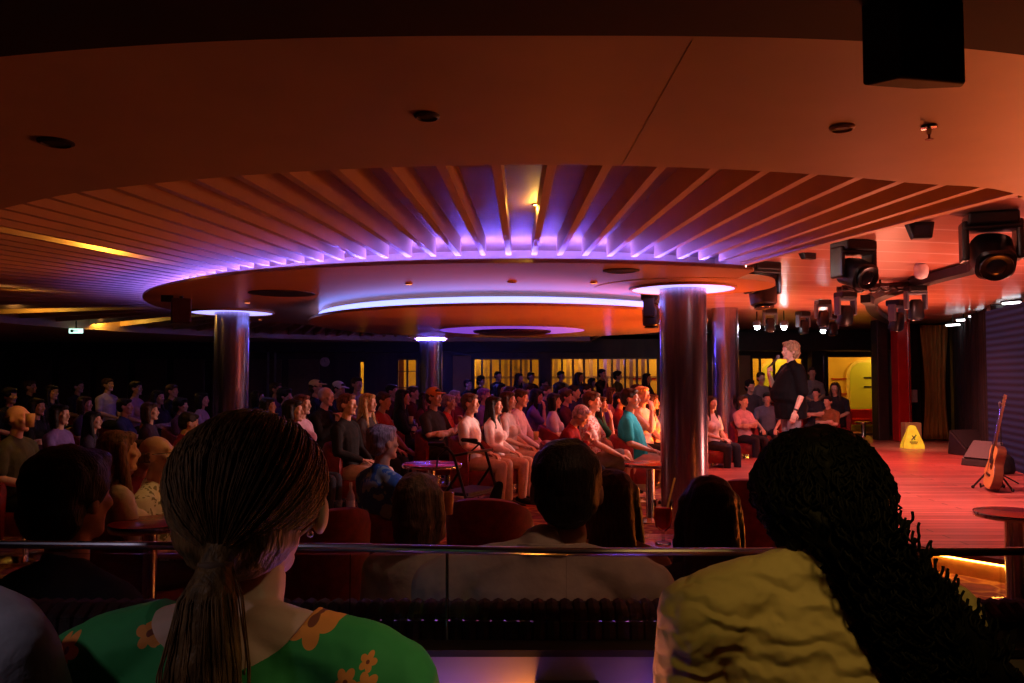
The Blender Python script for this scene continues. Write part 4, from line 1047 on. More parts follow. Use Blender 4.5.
# violet lamps low on the partition
for k, (x0, x1) in enumerate(((-.25, -.02), (.2, .34))):
    s = S(); s.box(((x0+x1)/2, 1.42, .87), (x1-x0, .02, .02)); o = s.obj('partition_light', glow('violet_lip', (.2, .1, .85), 14)); tag(o, ['violet light strip low on the partition, nearer the green dress', 'violet light strip low on the partition beyond the dark post'][k], 'light strip')
s = S(); s.box((.035, 1.42, .88), (.03, .02, .02)); o = s.obj('partition_step_light', glow('amber_step', (1, .3, .03), 160)); tag(o, 'small amber step light on the partition beside the dark post', 'lamp')
# drinks
def cocktail(px, py, d, z):
    p = W(px, py, d); r = empty('cocktail', (p.x, d, z)); tag(r, 'tall red iced cocktail with a yellow straw standing before the near column', 'drink')
    s = S(); s.lathe((0, 0, 0), [(.032, 0), (.032, .006), (.006, .01), (.006, .05), (.03, .07), (.04, .11), (.036, .16), (.042, .18)], 28); s.obj('glass', M_GLASS, r, smooth=True)
    s = S(); s.lathe((0, 0, 0), [(.004, .058), (.027, .074), (.036, .11), (.033, .15)], 28); s.obj('red_drink', mat('red_drink', (.8, .04, .02), .15, emis=None), r, smooth=True)
    s = S(); s.cap((.0, 0, .08), (.05, .0, .27), .004, .004, 8); s.obj('straw', mat('yellow_straw', (.9, .6, .15), .4), r)
cocktail(663, 518, 3.36, .802)
def bottle(px, d, z, label, col=(.3, .3, .25)):
    p = W(px, 470, d); r = empty('bottle', (p.x, d, z)); tag(r, label, 'bottle')
    s = S(); s.lathe((0, 0, 0), [(.028, 0), (.03, .01), (.03, .13), (.012, .18), (.011, .23)], 20); s.obj('bottle_body', mat('pale_bottle_glass', (.6, .5, .45), .1, trans=.3), r, smooth=True)
    s = S(); s.lathe((0, 0, 0), [(.0315, .04), (.0315, .1)], 20); s.obj('bottle_label', mat('silver_label', (.6, .55, .5), .4), r)
bottle(351, 5.85, .5, 'clear bottle with a silvery label, tallest thing on the small red table')
p = W(343, 480, 5.95)
for k, (dx, lb) in enumerate(((0, 'short tumbler at the dark side of the small red table'), (.07, 'short tumbler next to the bottle on the small red table'))):
    r = empty('tumbler', (p.x+dx-.02, 5.88+.05*k, .5)); tag(r, lb, 'glass'); s = S(); s.lathe((0, 0, 0), [(.028, 0), (.033, .09), (.03, .09), (.026, .01)], 20); s.obj('glass_wall', M_BOTTLE, r, smooth=True)
# walking frame (rollator)
r = empty('walking_frame', (W(470, 470, 6.9).x, 6.9, 0), R(60)); tag(r, 'black wheeled walking frame parked in front of the white T-shirt man', 'walking frame')
s = S()
for sx in (-1, 1):
    s.tube([(sx*.25, -.3, .06), (sx*.25, -.12, .5), (sx*.25, .0, .84), (sx*.25, .06, .9), (sx*.25, .2, .92)], .013, 8)
    s.tube([(sx*.25, -.05, .7), (sx*.25, .1, .5), (sx*.25, .3, .06)], .013, 8)
    s.tube([(sx*.25, .06, .9), (sx*.25, .16, .82), (sx*.25, .17, .74)], .008, 8)
s.tube([(-.25, -.12, .5), (.25, -.12, .5)], .012, 8); s.tube([(-.25, .1, .5), (.25, .1, .5)], .012, 8); s.tube([(-.25, -.0, .84), (-.2, -.1, .86), (.2, -.1, .86), (.25, 0, .84)], .012, 8)
s.obj('tube_frame', mat('black_satin_metal', (.03, .03, .035), .3, .5), r)
for x in (-.25, .25):
    for y in (-.3, .3):
        s = S(); t = S(); t.lathe((0, 0, 0), [(.06, -.014), (.08, -.012), (.08, .012), (.06, .014)], 24); s.T = Matrix.Translation((x, y, .08)) @ Matrix.Rotation(R(90), 4, 'Y'); s.add(t.v, t.f); s.obj('wheel', M_BLACK, r)
    s = S(); s.cap((x, .1, .925), (x, .24, .925), .019, .019, 10); s.obj('hand_grip', M_BLACK, r)
s = S(); s.box((0, 0, .52), (.46, .26, .03)); s.obj('seat', mat('black_nylon', (.02, .02, .022), .7, 0, .3, 20, .5, 30), r, bevel=.01)
# ------------------------------------------------------------------ templates
tmpl('lap_m', sit_pose('lap')); tmpl('lap_f', sit_pose('lap', fem=True)); tmpl('cross_m', sit_pose('cross', belly=.04)); tmpl('cross_f', sit_pose('cross', fem=True))
tmpl('chin_m', sit_pose('chin', lean=.12, hpitch=-.1)); tmpl('chin_f', sit_pose('chin', fem=True)); tmpl('knees_m', sit_pose('knees', lean=.15, belly=.03)); tmpl('belly_m', sit_pose('lap', belly=.06))
tmpl('shorts_m', sit_pose('knees', 'crossed', lean=.05)); tmpl('clasp_m', sit_pose('clasp', lean=.08)); tmpl('down_m', sit_pose('clasp', 'crossed', lean=.25, hpitch=-.35, belly=.03)); tmpl('out_m', sit_pose('lap', 'out'))
tmpl('clasp_f', sit_pose('clasp', fem=True)); tmpl('look_f', sit_pose('lap', fem=True, hyaw=.35)); tmpl('legx_f', sit_pose('lap', 'crossed', fem=True))
WHITE = (.75, .7, .68); NAVY = (.02, .025, .05); BLACKC = (.012, .012, .014); KHAKI = (.5, .4, .28)
BR = (.06, .03, .018); BLK = (.012, .009, .008); BLOND = (.45, .27, .1); GREYH = (.4, .37, .36); DBL = (.22, .12, .05)
RT = (1, -.05); RTD = (1, -.3); RTU = (1, .25)
P_ = person
# front lit row, looking to the stage
P_(470, 393, 9.4, RTD, 'lap_m', WHITE, 'grey-haired person in a white T-shirt seated upright behind the walking frame', trouser=(.55, .42, .3), hcol=(.1, .07, .06))
P_(494, 396, 9.7, RTD, 'lap_f', (.7, .55, .52), 'person with long black hair in a white blouse beside the white T-shirt', 'long', (.6, .42, .3), hair='long', hcol=BLK)
P_(508, 391, 10.4, RTD, 'lap_f', (.72, .6, .58), 'brown-haired person in a sleeveless white top between the white blouse and pink shirt', hair='bob', hcol=BR, trouser=(.5, .35, .28))
P_(521, 388, 10.9, RTD, 'knees_m', (.72, .52, .6), 'person in a pale pink long-sleeved shirt with short dark hair, hands on knees', 'long', (.3, .14, .1), hcol=BR)
P_(554, 393, 11.6, RT, 'lap_f', (.6, .5, .72), 'dark-haired person in a sleeveless lavender top seated just behind the red sweater man', hair='bob', hcol=BLK, trouser=BLACKC)
P_(578, 401, 8.7, RTD, 'down_m', (.24, .015, .015), 'grey-haired person in a dark red sweater bowing the head onto clasped hands', 'long', NAVY, hcol=(.45, .34, .3))
P_(592, 391, 9.5, RTD, 'shorts_m', (.7, .6, .55), 'person in a pale floral shirt and grey shorts with bare legs crossed', 'short', (.16, .15, .15), 'short_', hcol=BR, shoe=(.5, .48, .5))
P_(600, 396, 10.6, RTD, 'chin_f', (.02, .1, .07), 'person in a dark green top resting chin on hand behind the floral shirt', 'short', BLACKC, hair='long', hcol=BR)
P_(630, 388, 9.7, RTD, 'belly_m', (.02, .36, .45), 'stocky person in a bright teal polo shirt seated near the steel column', 'short', (.45, .38, .33), hcol=BLK, skin=SKT)
P_(642, 386, 11.2, (.9, -.7), 'chin_f', (.75, .68, .6), 'fair person with a brightly lit face, chin on hand, beyond the teal polo', 'short', BLACKC, hair='short', hcol=(.75, .5, .2), skin=SKP)
P_(652, 394, 11.5, RTD, 'lap_f', (.72, .65, .58), 'long-haired person in a white top closest to the near column', 'short', (.06, .05, .06), hair='long', hcol=BR)
P_(657, 401, 12.8, RT, 'lap_f', (.35, .28, .75), 'person in a violet top almost hidden by the edge of the near steel column', hair='bob', hcol=BLK)
# cluster in the dark red light
P_(434, 388, 10.6, (.9, -.5), 'cross_m', (.05, .05, .055), 'person in an orange cap with folded arms next to the far column', hair='cap', hcol=BR, top=(.8, .3, .08))
P_(449, 394, 11.2, RT, 'clasp_m', (.5, .06, .04), 'person in a red shirt with violet-grey hair seated behind the folded arms man', hcol=(.3, .22, .4))
P_(302, 394, 9.2, (.9, -.2), 'lap_f', (.62, .4, .5), 'person with short reddish hair in a pale pink vest beyond the ponytail', hair='short', hcol=(.14, .04, .03))
P_(326, 386, 10.4, RTD, 'clasp_m', BLACKC, 'bald pink lit person in black with hands raised to the mouth', hair=None, skin=SKP, sleeve='long')
P_(347, 393, 8.6, RTD, 'lap_m', BLACKC, 'person in a black shirt and pale trousers with a pink lit thigh', 'long', (.65, .5, .42), hcol=(.15, .06, .05))
P_(368, 393, 9.7, RTD, 'lap_f', (.06, .05, .05), 'blonde long-haired person in a dark top beside the black shirt man', 'long', BLACKC, hair='long', hcol=BLOND)
P_(384, 391, 10.6, RTD, 'knees_m', (.3, .04, .03), 'orange lit person in a maroon shirt leaning forward beyond the blonde woman', hcol=BR)
P_(403, 389, 11.8, RT, 'cross_f', BLACKC, 'person with long black hair seated alone before the lit yellow door', 'long', hair='long', hcol=BLK)
P_(357, 377, 14.3, (.7, -.7), 'lap_m', (.4, .36, .36), 'person in a grey shirt rising above the heads before the far wall', hcol=BR)
P_(316, 380, 13.5, RT, 'lap_m', (.03, .03, .04), 'person in a glowing yellow cap before the wall clock', hair='cap', top=(.9, .75, .3))
P_(338, 381, 13.6, RTD, 'chin_m', (.03, .03, .04), 'person in a small white cap near the wall clock', hair='cap', top=(.95, .9, .85))
P_(293, 399, 8.0, RT, 'lap_f', (.1, .06, .14), 'dim person in a violet top at the edge of the ponytailed head', hair='bob', hcol=BLK)
# hawaiian shirt man and other mid-distance people
o = P_(383, 424, 5.2, (.75, .66), 'out_m', (.03, .09, .28), 'grey-haired person in a blue tropical shirt, one leg stretched toward the walking frame', 'short', (.25, .2, .17), 'short_', hair='short', hcol=(.3, .24, .3), scale=1.0)
P_(157, 434, 4.35, (.95, .1), 'belly_m', (.6, .62, .48), 'bald person with glasses in a white leaf-patterned shirt beyond the red table', hair='ring', hcol=(.12, .08, .06), scale=.94)
P_(18, 404, 6.6, (.95, -.05), 'lap_m', (.09, .1, .06), 'nearly bald orange lit person in an olive shirt raising a drink in the dark', hair='ring', hcol=BR, skin=SKP)
P_(119, 430, 4.1, (.75, .6), 'lap_f', (.72, .66, .6), 'person with light brown straight hair in a cream top beside the bald glasses man', 'short', hair='long', hcol=(.2, .1, .05))
P_(142, 440, 5.2, RT, 'chin_f', (.4, .08, .1), 'small reddish lit person between the light brown hair and the bald head', hair='short', hcol=BR)
P_(60, 404, 8.2, RT, 'lap_f', (.2, .13, .36), 'dim person in a lavender top with bare knees beyond the dark silhouette', 'short', (.3, .2, .3), 'short_', hair='bob', hcol=BLK)
P_(188, 411, 7.6, (.8, .5), 'chin_m', (.3, .03, .12), 'dim person in a magenta shirt hunched beside the darker column', hcol=BLK)
P_(93, 411, 8.8, (.9, .2), 'legx_f', (.05, .04, .07), 'dim person in a black dress with crossed bare legs beyond the dark silhouette', 'short', (.04, .04, .05), 'short_', hair='long', hcol=BLK)
P_(419, 472, 2.8, (.35, 1), 'look_f' if False else 'lap_f', (.62, .52, .45), 'person with a smooth brown bob in a cream top beyond the glass rail', 'short', hair='bob', hcol=(.12, .06, .035), scale=.9)
P_(614, 469, 2.95, (.25, 1), 'lap_f', (.5, .35, .28), 'long-haired brown-haired person seen from behind beside the cream polo shirt', 'short', hair='long', hcol=(.07, .035, .02), scale=.9)
P_(709, 475, 2.4, (.1, 1), 'lap_f', BLACKC, 'person with long black hair in black seen from behind before the steel column', 'long', hair='long', hcol=BLK, scale=.9)
# far silhouettes on the back terrace
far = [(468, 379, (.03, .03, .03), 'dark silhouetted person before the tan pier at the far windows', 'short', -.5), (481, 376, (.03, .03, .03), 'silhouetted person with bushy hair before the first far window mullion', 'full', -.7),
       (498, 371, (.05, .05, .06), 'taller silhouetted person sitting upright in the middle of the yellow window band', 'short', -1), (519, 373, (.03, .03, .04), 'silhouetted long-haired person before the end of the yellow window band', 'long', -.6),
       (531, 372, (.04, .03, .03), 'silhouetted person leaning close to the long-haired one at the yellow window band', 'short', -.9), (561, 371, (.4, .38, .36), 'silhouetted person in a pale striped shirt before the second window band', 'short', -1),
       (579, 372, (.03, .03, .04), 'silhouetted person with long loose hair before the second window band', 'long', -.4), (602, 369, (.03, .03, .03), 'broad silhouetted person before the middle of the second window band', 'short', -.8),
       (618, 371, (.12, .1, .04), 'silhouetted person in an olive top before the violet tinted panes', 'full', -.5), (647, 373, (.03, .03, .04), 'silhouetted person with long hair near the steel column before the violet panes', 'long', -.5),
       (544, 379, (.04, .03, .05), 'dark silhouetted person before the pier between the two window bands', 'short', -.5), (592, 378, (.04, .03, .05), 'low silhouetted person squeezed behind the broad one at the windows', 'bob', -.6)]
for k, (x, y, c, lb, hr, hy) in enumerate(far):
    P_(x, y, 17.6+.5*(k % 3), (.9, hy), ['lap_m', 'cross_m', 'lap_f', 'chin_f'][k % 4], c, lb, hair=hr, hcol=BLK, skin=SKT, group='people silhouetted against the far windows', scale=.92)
mid = [(455, 390, 13.6, (.3, .05, .04), 'short', GREYH), (484, 388, 12.6, (.25, .15, .4), 'short', (.3, .12, .35)), (510, 386, 13.8, (.05, .04, .09), 'bob', BR), (536, 388, 13.0, (.18, .12, .42), 'long', BLK), (546, 385, 14.6, (.04, .04, .08), 'short', BR),
       (566, 389, 12.8, (.1, .03, .05), 'full', BR), (574, 385, 14.4, (.06, .05, .12), 'short', BLK), (610, 387, 13.2, (.5, .2, .3), 'bob', BR), (620, 392, 12.2, (.3, .04, .05), 'short', BLK), (585, 383, 15.0, (.05, .05, .06), 'short', BLK), (637, 384, 14.5, (.08, .06, .15), 'long', BR), (413, 386, 14.0, (.15, .02, .02), 'short', BR), (425, 392, 13.0, (.2, .03, .03), 'long', BR), (392, 384, 14.4, (.1, .03, .03), 'short', BLK), (560, 383, 15.4, (.03, .03, .05), 'full', BLK), (528, 383, 15.3, (.12, .1, .2), 'short', BR), (500, 383, 15.2, (.04, .03, .06), 'bob', BLK)]
MIDL = ['red shirt and grey hair behind the orange cap man', 'violet lit hair just above the black-haired woman', 'dark dress behind the brown bob woman in white', 'violet blouse with long black hair beyond the pink shirt man', 'navy top between the pink shirt and lavender top people',
        'plum top with full hair above the red sweater man', 'dark violet shirt beneath the loose-haired silhouette', 'rosy top with a bob above the green patterned top', 'red shirt directly behind the teal polo man', 'black top seen over the grey-haired bowed head', 'dark violet dress above the teal polo shoulder',
        'maroon shirt beside the lit yellow door', 'dark red top with long hair before the far column', 'maroon shirt behind the orange lit leaning man', 'black shirt and full hair before the second window band', 'grey violet shirt under the leaning silhouettes', 'black bobbed hair under the tall upright silhouette']
for k, (x, y, d, c, hr, hc) in enumerate(mid):
    P_(x, y, d, (.95, -.35+.1*(k % 4)), ['lap_m', 'lap_f', 'cross_f', 'chin_m', 'belly_m', 'clasp_f'][k % 6], c, 'dim audience member, ' + MIDL[k], hair=hr, hcol=hc, group='people filling the rows under the big disc')
dim = [(108, 378, 15.5, (.45, .38, .6), 'short', 'pale lilac shirt, first pale shape on the dark far side'), (136, 381, 14.5, (.5, .3, .45), 'short', 'pale pink sleeve, second pale shape on the dark far side'), (202, 392, 12.2, (.5, .35, .5), 'bob', 'pale mauve top just before the darker column'),
       (30, 380, 15.5, BLACKC, 'short', 'black clothes beneath the exit sign corner'), (52, 385, 13.5, (.05, .04, .05), 'long', 'long dark hair and charcoal top below the exit sign'), (78, 380, 16, (.04, .03, .05), 'short', 'dark shirt standing out least, right under the exit sign'), (85, 396, 11, (.07, .05, .12), 'bob', 'indigo top with bobbed hair before the pale lilac shirt'),
       (125, 398, 10.4, (.05, .06, .14), 'short', 'blue jeans and dark shirt above the light brown hair'), (158, 390, 12.6, (.05, .03, .04), 'long', 'long hair above the bald glasses man'), (172, 384, 14.8, BLACKC, 'short', 'black clothes between the two pale shapes and the column'), (181, 398, 11.2, (.12, .04, .06), 'full', 'wine coloured top before the column foot'),
       (258, 390, 12.8, (.03, .06, .14), 'bob', 'blue top just past the darker column'), (276, 382, 14.6, (.15, .05, .08), 'short', 'dull red shirt under the thin steel battens'), (285, 388, 12.2, (.06, .04, .08), 'full', 'full hair beside the pink vest woman'), (268, 397, 10.2, (.04, .05, .1), 'long', 'dark blue dress rising over the ponytailed head'), (150, 402, 9.2, (.05, .03, .05), 'bob', 'short bob above the small reddish lit person'), (10, 388, 12, BLACKC, 'full', 'full hair behind the orange lit olive shirt man'), (37, 398, 9.8, BLACKC, 'long', 'long hair right beyond the orange lit bald man')]
for k, (x, y, d, c, hr, lb) in enumerate(dim):
    P_(x, y, d, (.9, -.2+.12*(k % 4)), ['lap_m', 'lap_f', 'cross_f', 'cross_m', 'legx_f'][k % 5], c, 'shadowy audience member, ' + lb, hair=hr, hcol=BLK if k % 3 else BR, group='people in the dark side of the lounge')
right = [(711, 396, 12.0, (.7, .55, .5), 'long', 'white top in the gap between two steel columns', (.6, -.8)), (743, 395, 13.5, (.7, .4, .45), 'short', 'pink and white top, small figure beyond the second column', (.5, -.9)), (750, 380, 16.4, (.06, .05, .07), 'full', 'dark bushy hair behind the small pink top figure', (.2, -1)), (761, 372, 17.2, (.2, .17, .2), 'short', 'grey shirt silhouetted against the lime rounded door', (.2, -1)), (767, 392, 14.8, (.1, .12, .2), 'short', 'slate shirt and jeans right behind the comedian back leg', (-.2, -1)),
         (812, 367, 17.8, (.25, .22, .22), 'short', 'grey shirt silhouetted behind the shoulder of the comedian', (-.2, -1)), (816, 388, 15.6, (.03, .03, .04), 'short', 'black shirt and red lit face beneath the grey shirt', (-.5, -.8)), (835, 382, 16.6, (.03, .03, .035), 'long', 'dark hair, leaning before the dark door post', (-.6, -.8)), (828, 396, 15.4, (.25, .1, .04), 'short', 'rust trousers, seated lowest by the small pedestal tables', (-.8, -.6))]
for k, (x, y, d, c, hr, lb, hd) in enumerate(right):
    P_(x, y, d, hd, ['lap_f', 'cross_f', 'lap_m', 'cross_m', 'knees_m'][k % 5], c, 'audience member behind the stage, ' + lb, hair=hr, hcol=BR if k % 2 else BLK, group='people behind the stage', scale=(.9 if k not in (2, 3, 5, 7) else 1.05))
# small things people hold
def held(name, loc, build, label, cat):
    r = empty(name, loc); tag(r, label, cat); build(r); return r
def mini_glass(r):
    s = S(); s.lathe((0, 0, 0), [(.03, 0), (.036, .11), (.032, .11), (.027, .01)], 18); s.obj('glass_wall', mat('amber_glass', (.9, .6, .25), .15, trans=.3), r, smooth=True)
    s = S(); s.lathe((0, 0, 0), [(.026, .012), (.032, .08)], 18); s.obj('drink', mat('amber_drink', (.8, .4, .06), .2), r, smooth=True)
held('tumbler', W(30, 427, 6.5), mini_glass, 'amber lit drink held up at the chin of the olive shirt man', 'glass')
held('tumbler', W(411, 424, 11.5), mini_glass, 'amber drink glass held by the woman before the lit yellow door', 'glass')
held('tumbler', W(447, 514, 4.1), mini_glass, 'orange drink glass showing beside the brown bob', 'glass')
held('tumbler', W(536, 440, 10.4), mini_glass, 'amber drink glass held by the pale pink shirt man', 'glass')
# glasses of the bald man
gl = [q for q in bpy.data.objects if q.get('label', '').startswith('bald person with glasses')][0]
s = S(); 
for sx in (-1, 1):
    c = Vector((sx*.032, .108, .768)); s.tube([c+Vector((.024*math.cos(t), 0, .019*math.sin(t))) for t in np.linspace(0, 2*PI, 17)], .0022, 6); s.cap((sx*.056, .105, .772), (sx*.08, .0, .765), .0025, .0025, 6)
s.cap((-.009, .112, .77), (.009, .112, .77), .0025, .0025, 6); s.obj('spectacles', M_CHROME, gl)

for q in bpy.data.objects:
    l = q.get('label', '')
    for key, mm in (('blue tropical', printm('tropical_print', (.05, .18, .55), (.3, .5, .6), 12)), ('white leaf-patterned', printm('leaf_print', (.75, .78, .62), (.22, .24, .12), 22)), ('pale floral', printm('floral_print', (.75, .7, .66), (.5, .12, .1), 26))):
        if key in l:
            for c in q.children:
                if c.name.startswith('shirt'): c.material_slots[0].material = mm
# ------------------------------------------------------------------ comedian on the stage
CP = stand_pose([((-.26, -.03, .22), (-.27, .08, -.02), (.0, .25, -1), (.9, 0, 0)), ((.24, .12, .26), (.06, .27, .46), (-.5, .3, .6), (-.5, -.8, 0))])
CP['curl'] = [.45, 1.3]; CP['belly'] = .11
# facing -X: right hand holds the microphone, left arm hangs toward the viewer
TEMPL['comic'] = dict(P=CP, body=build_body(CP, .0075), cache={}, v=.0075)
s_ = 1.0; zt = .17+.90
co_ = empty('person', (W(791, 400, 10.4).x, 10.4, .17+.90), math.atan2(1, -.12)); tag(co_, 'comedian in a loose black shirt and grey jeans speaking into a microphone', 'person')
T = TEMPL['comic']
put('body', T['body'], [skinm(SKP), M_LIP, M_EYE], co_)
s = S(); torso(s, CP, .03); s.loft([((0, -.0, -.12), .22, .19), ((0, .01, .05), .22, .205), ((0, .03, .25), .2, .19)]); s.cap((0, -.022, .55), (0, -.02, .59), .07, .066)
for i in (0, 1): a, e, w_ = arm_pts(CP, i); s.chain([(a, .075), (a.lerp(e, .5), .08), (a.lerp(e, .95), .078)])
put('shirt', remeshed(s, 'shirt', .011, 2, .014, .09), [cloth((.007, .007, .009))], co_)
put('trousers', build_legs(CP, 'long', .011), [cloth((.23, .22, .27))], co_)
for i in (0, 1): put('shoe', build_shoe(CP, i), [cloth((.02, .02, .02))], co_)
put('hair', build_hair(CP, 'full', .008, .03), [hairm((.36, .24, .14))], co_)
s = S(); a, e, w_ = arm_pts(CP, 0); d_ = (w_-e).normalized(); t = S(); s.cap(w_-d_*.035, w_-d_*.012, .031, .031, 16, True); s.obj('watch', M_BLACK, co_)
mc = empty('microphone', (0, 0, 0)); m_ = co_.matrix_basis
mw = Matrix.LocRotScale(co_.location, co_.rotation_euler, None)
s = S(); p0 = mw @ Vector((.02, .30, .53)); p1 = mw @ Vector((0, .15, .69)); mc.location = p0; dd = p1-p0
s.cap((0, 0, 0), dd*.8, .011, .017, 12); s.obj('handle', M_BLACK, mc); s = S(); s.ell(dd*.9, (.027, .027, .03)); s.obj('microphone_head', M_GREY, mc, smooth=True)
tag(mc, 'handheld microphone raised to the mouth of the comedian', 'microphone')

# ------------------------------------------------------------------ foreground people
def curves(name, polys, rad, m, parent, res=0):
    cu = bpy.data.curves.new(name, 'CURVE'); cu.dimensions = '3D'; cu.bevel_depth = rad; cu.bevel_resolution = res; cu.resolution_u = 1
    for P in polys:
        sp = cu.splines.new('POLY'); sp.points.add(len(P)-1)
        for i, p in enumerate(P): sp.points[i].co = (p[0], p[1], p[2], 1); sp.points[i].radius = 1-.6*(i/len(P))**3
    tmp = bpy.data.objects.new('tmp', cu); TMPC.objects.link(tmp); dg = bpy.context.evaluated_depsgraph_get(); dg.update()
    me = bpy.data.meshes.new_from_object(tmp.evaluated_get(dg)); bpy.data.objects.remove(tmp)
    me.materials.clear(); me.materials.append(m); me.name = name; o = bpy.data.objects.new(name, me); return link(o, parent)
rnd = random.Random(5)
# 1. ponytail, green flowered dress
PT = sit_pose('lap', 'side', fem=True, hyaw=.12, hpitch=-.05); PT['sh'] = .215; PT['belly'] = .04; PT['hoff'] = (0, .02, -.035); PT['ear'] = .019
TEMPL['pony'] = dict(P=PT, body=build_body(PT, .0055), cache={}, v=.006)
ctr_ = S(); u_ = S(); u_.prism([(.118*math.cos(q), .62+.092*math.sin(q)) for q in np.linspace(0, 2*PI, 40, endpoint=False)], 0, 1)
ctr_.add([(q[0], -.35+.45*q[2], q[1]) for q in u_.v], u_.f)
dm_ = cut_mesh(build_shirt(PT, 'short', .008, .008), ctr_); dm_.polygons.foreach_set('use_smooth', [True]*len(dm_.polygons))
TEMPL['pony']['cache']['shirtshort'] = dm_
pony = person(246, 395, 1.15, (.15, 1), 'pony', (.04, .28, .07), 'person with a low brown ponytail in a green dress with orange flowers', hair=None, scale=1.04)
H = head_matrix(PT)
def flower_mat(base, obj, centres):
    m, nt, b = new_mat('green_flower_print')
    tc = N(nt, 'ShaderNodeTexCoord'); sp = N(nt, 'ShaderNodeSeparateXYZ'); nt.links.new(tc.outputs['Object'], sp.inputs[0])
    def M(op, a, b_=None, c_=None):
        n = N(nt, 'ShaderNodeMath'); n.operation = op
        for i, v in enumerate((a, b_, c_)):
            if v is None: continue
            if isinstance(v, (int, float)): n.inputs[i].default_value = v
            else: nt.links.new(v, n.inputs[i])
        return n.outputs[0]
    tot = None; ctr = None
    for (cx, cz, r, ph) in centres:
        dx = M('SUBTRACT', sp.outputs[0], cx); dz = M('SUBTRACT', sp.outputs[2], cz)
        rr = M('DIVIDE', M('SQRT', M('ADD', M('MULTIPLY', dx, dx), M('MULTIPLY', dz, dz))), r)
        an = M('ARCTAN2', dz, dx); pet = M('ABSOLUTE', M('COSINE', M('MULTIPLY_ADD', an, 2.5, ph)))
        k = M('LESS_THAN', rr, M('MULTIPLY_ADD', pet, .42, .58)); c = M('LESS_THAN', rr, .2)
        tot = k if tot is None else M('MAXIMUM', tot, k); ctr = c if ctr is None else M('MAXIMUM', ctr, c)
    back = M('LESS_THAN', sp.outputs[1], 0.03); tot = M('MULTIPLY', tot, back)
    no = N(nt, 'ShaderNodeTexNoise', Scale=25.0); nt.links.new(tc.outputs['Object'], no.inputs['Vector'])
    c1 = N(nt, 'ShaderNodeValToRGB'); c1.color_ramp.elements[0].color = c4(base, .85); c1.color_ramp.elements[1].color = c4(base, 1.15); nt.links.new(no.outputs['Fac'], c1.inputs[0])
    m1 = N(nt, 'ShaderNodeMix'); m1.data_type = 'RGBA'; nt.links.new(tot, m1.inputs['Factor']); nt.links.new(c1.outputs[0], m1.inputs[6]); m1.inputs[7].default_value = (.75, .24, .04, 1)
    m2 = N(nt, 'ShaderNodeMix'); m2.data_type = 'RGBA'; nt.links.new(M('MULTIPLY', ctr, back), m2.inputs['Factor']); nt.links.new(m1.outputs[2], m2.inputs[6]); m2.inputs[7].default_value = (.2, .04, .015, 1)
    nt.links.new(m2.outputs[2], b.inputs['Base Color']); b.inputs['Roughness'].default_value = .8
    n2 = N(nt, 'ShaderNodeTexNoise', Scale=14.0); nt.links.new(tc.outputs['Object'], n2.inputs['Vector']); bp = N(nt, 'ShaderNodeBump', Strength=.4, Distance=.02); nt.links.new(n2.outputs['Fac'], bp.inputs['Height']); nt.links.new(bp.outputs[0], b.inputs['Normal'])
    return m
inv = Matrix.LocRotScale(pony.location, pony.rotation_euler, None).inverted()
cs = []
for px, py, r, ph in ((325, 626, .030, .3), (275, 617, .017, 1), (317, 599, .015, 0), (351, 599, .015, 2), (366, 670, .016, .5), (385, 672, .015, 1.4), (383, 655, .011, 0), (120, 594, .018, .3), (170, 640, .02, 2), (430, 640, .012, .4), (85, 660, .022, .1), (300, 690, .02, 1)):
    q = inv @ W(px, py, 1.14); cs.append((q.x, q.z, r, ph))
for c in pony.children:
    if c.name.startswith('shirt'): c.material_slots[0].material = flower_mat((.03, .26, .06), c, cs); c.name = 'dress'
# hair shell and strands, swept into a low tie
tie = Vector((0, -.118, .705)); cH = Vector((0, -.02, .785)); rH = Vector((.105, .118, .102))
s = S(); s.T = H; s.ell((0, -.018, .79), (.1, .112, .096), seg=20); s.ell((0, -.055, .74), (.088, .07, .078)); s.chain([((0, -.09, .72), .045), (tuple(tie), .02)]); 
s.T = None
pt = [H @ tie, H @ Vector((0, -.14, .66)), H @ Vector((0, -.15, .58)), H @ Vector((0, -.15, .48)), H @ Vector((.0, -.14, .38)), H @ Vector((.0, -.13, .30))]
s.chain([(pt[0], .018), (pt[1], .032), (pt[2], .045), (pt[3], .048), (pt[4], .04), (pt[5], .02)])
HB = hairm((.24, .115, .04))
put('hair', remeshed(s, 'hair', .006, 2, .006, .02), [HB], pony)
pol = []
for k in range(520):
    th = rnd.uniform(-1.9, 1.9); el = rnd.uniform(-.35, 1.45)
    st = Vector((math.sin(th)*math.cos(el), math.cos(th)*math.cos(el), math.sin(el)))
    if st.y > .25 and st.z < .38: continue
    if abs(st.x) > .75 and st.z < .0 and st.y > -.2: continue
    en = Vector(((tie.x-cH.x)/rH.x, (tie.y-cH.y)/rH.y, (tie.z-cH.z)/rH.z)); el_ = en.length; en.normalize()
    j = rnd.uniform(.985, 1.035); P = []
    for i in range(13):
        t = i/12; v = (st*(1-t)+en*t); v = v.normalized() if v.length > .05 else en
        rr = j*(1+(el_-1)*t**4) ; P.append(H @ (cH + Vector((v.x*rH.x, v.y*rH.y, v.z*rH.z))*rr))
    pol.append(P)
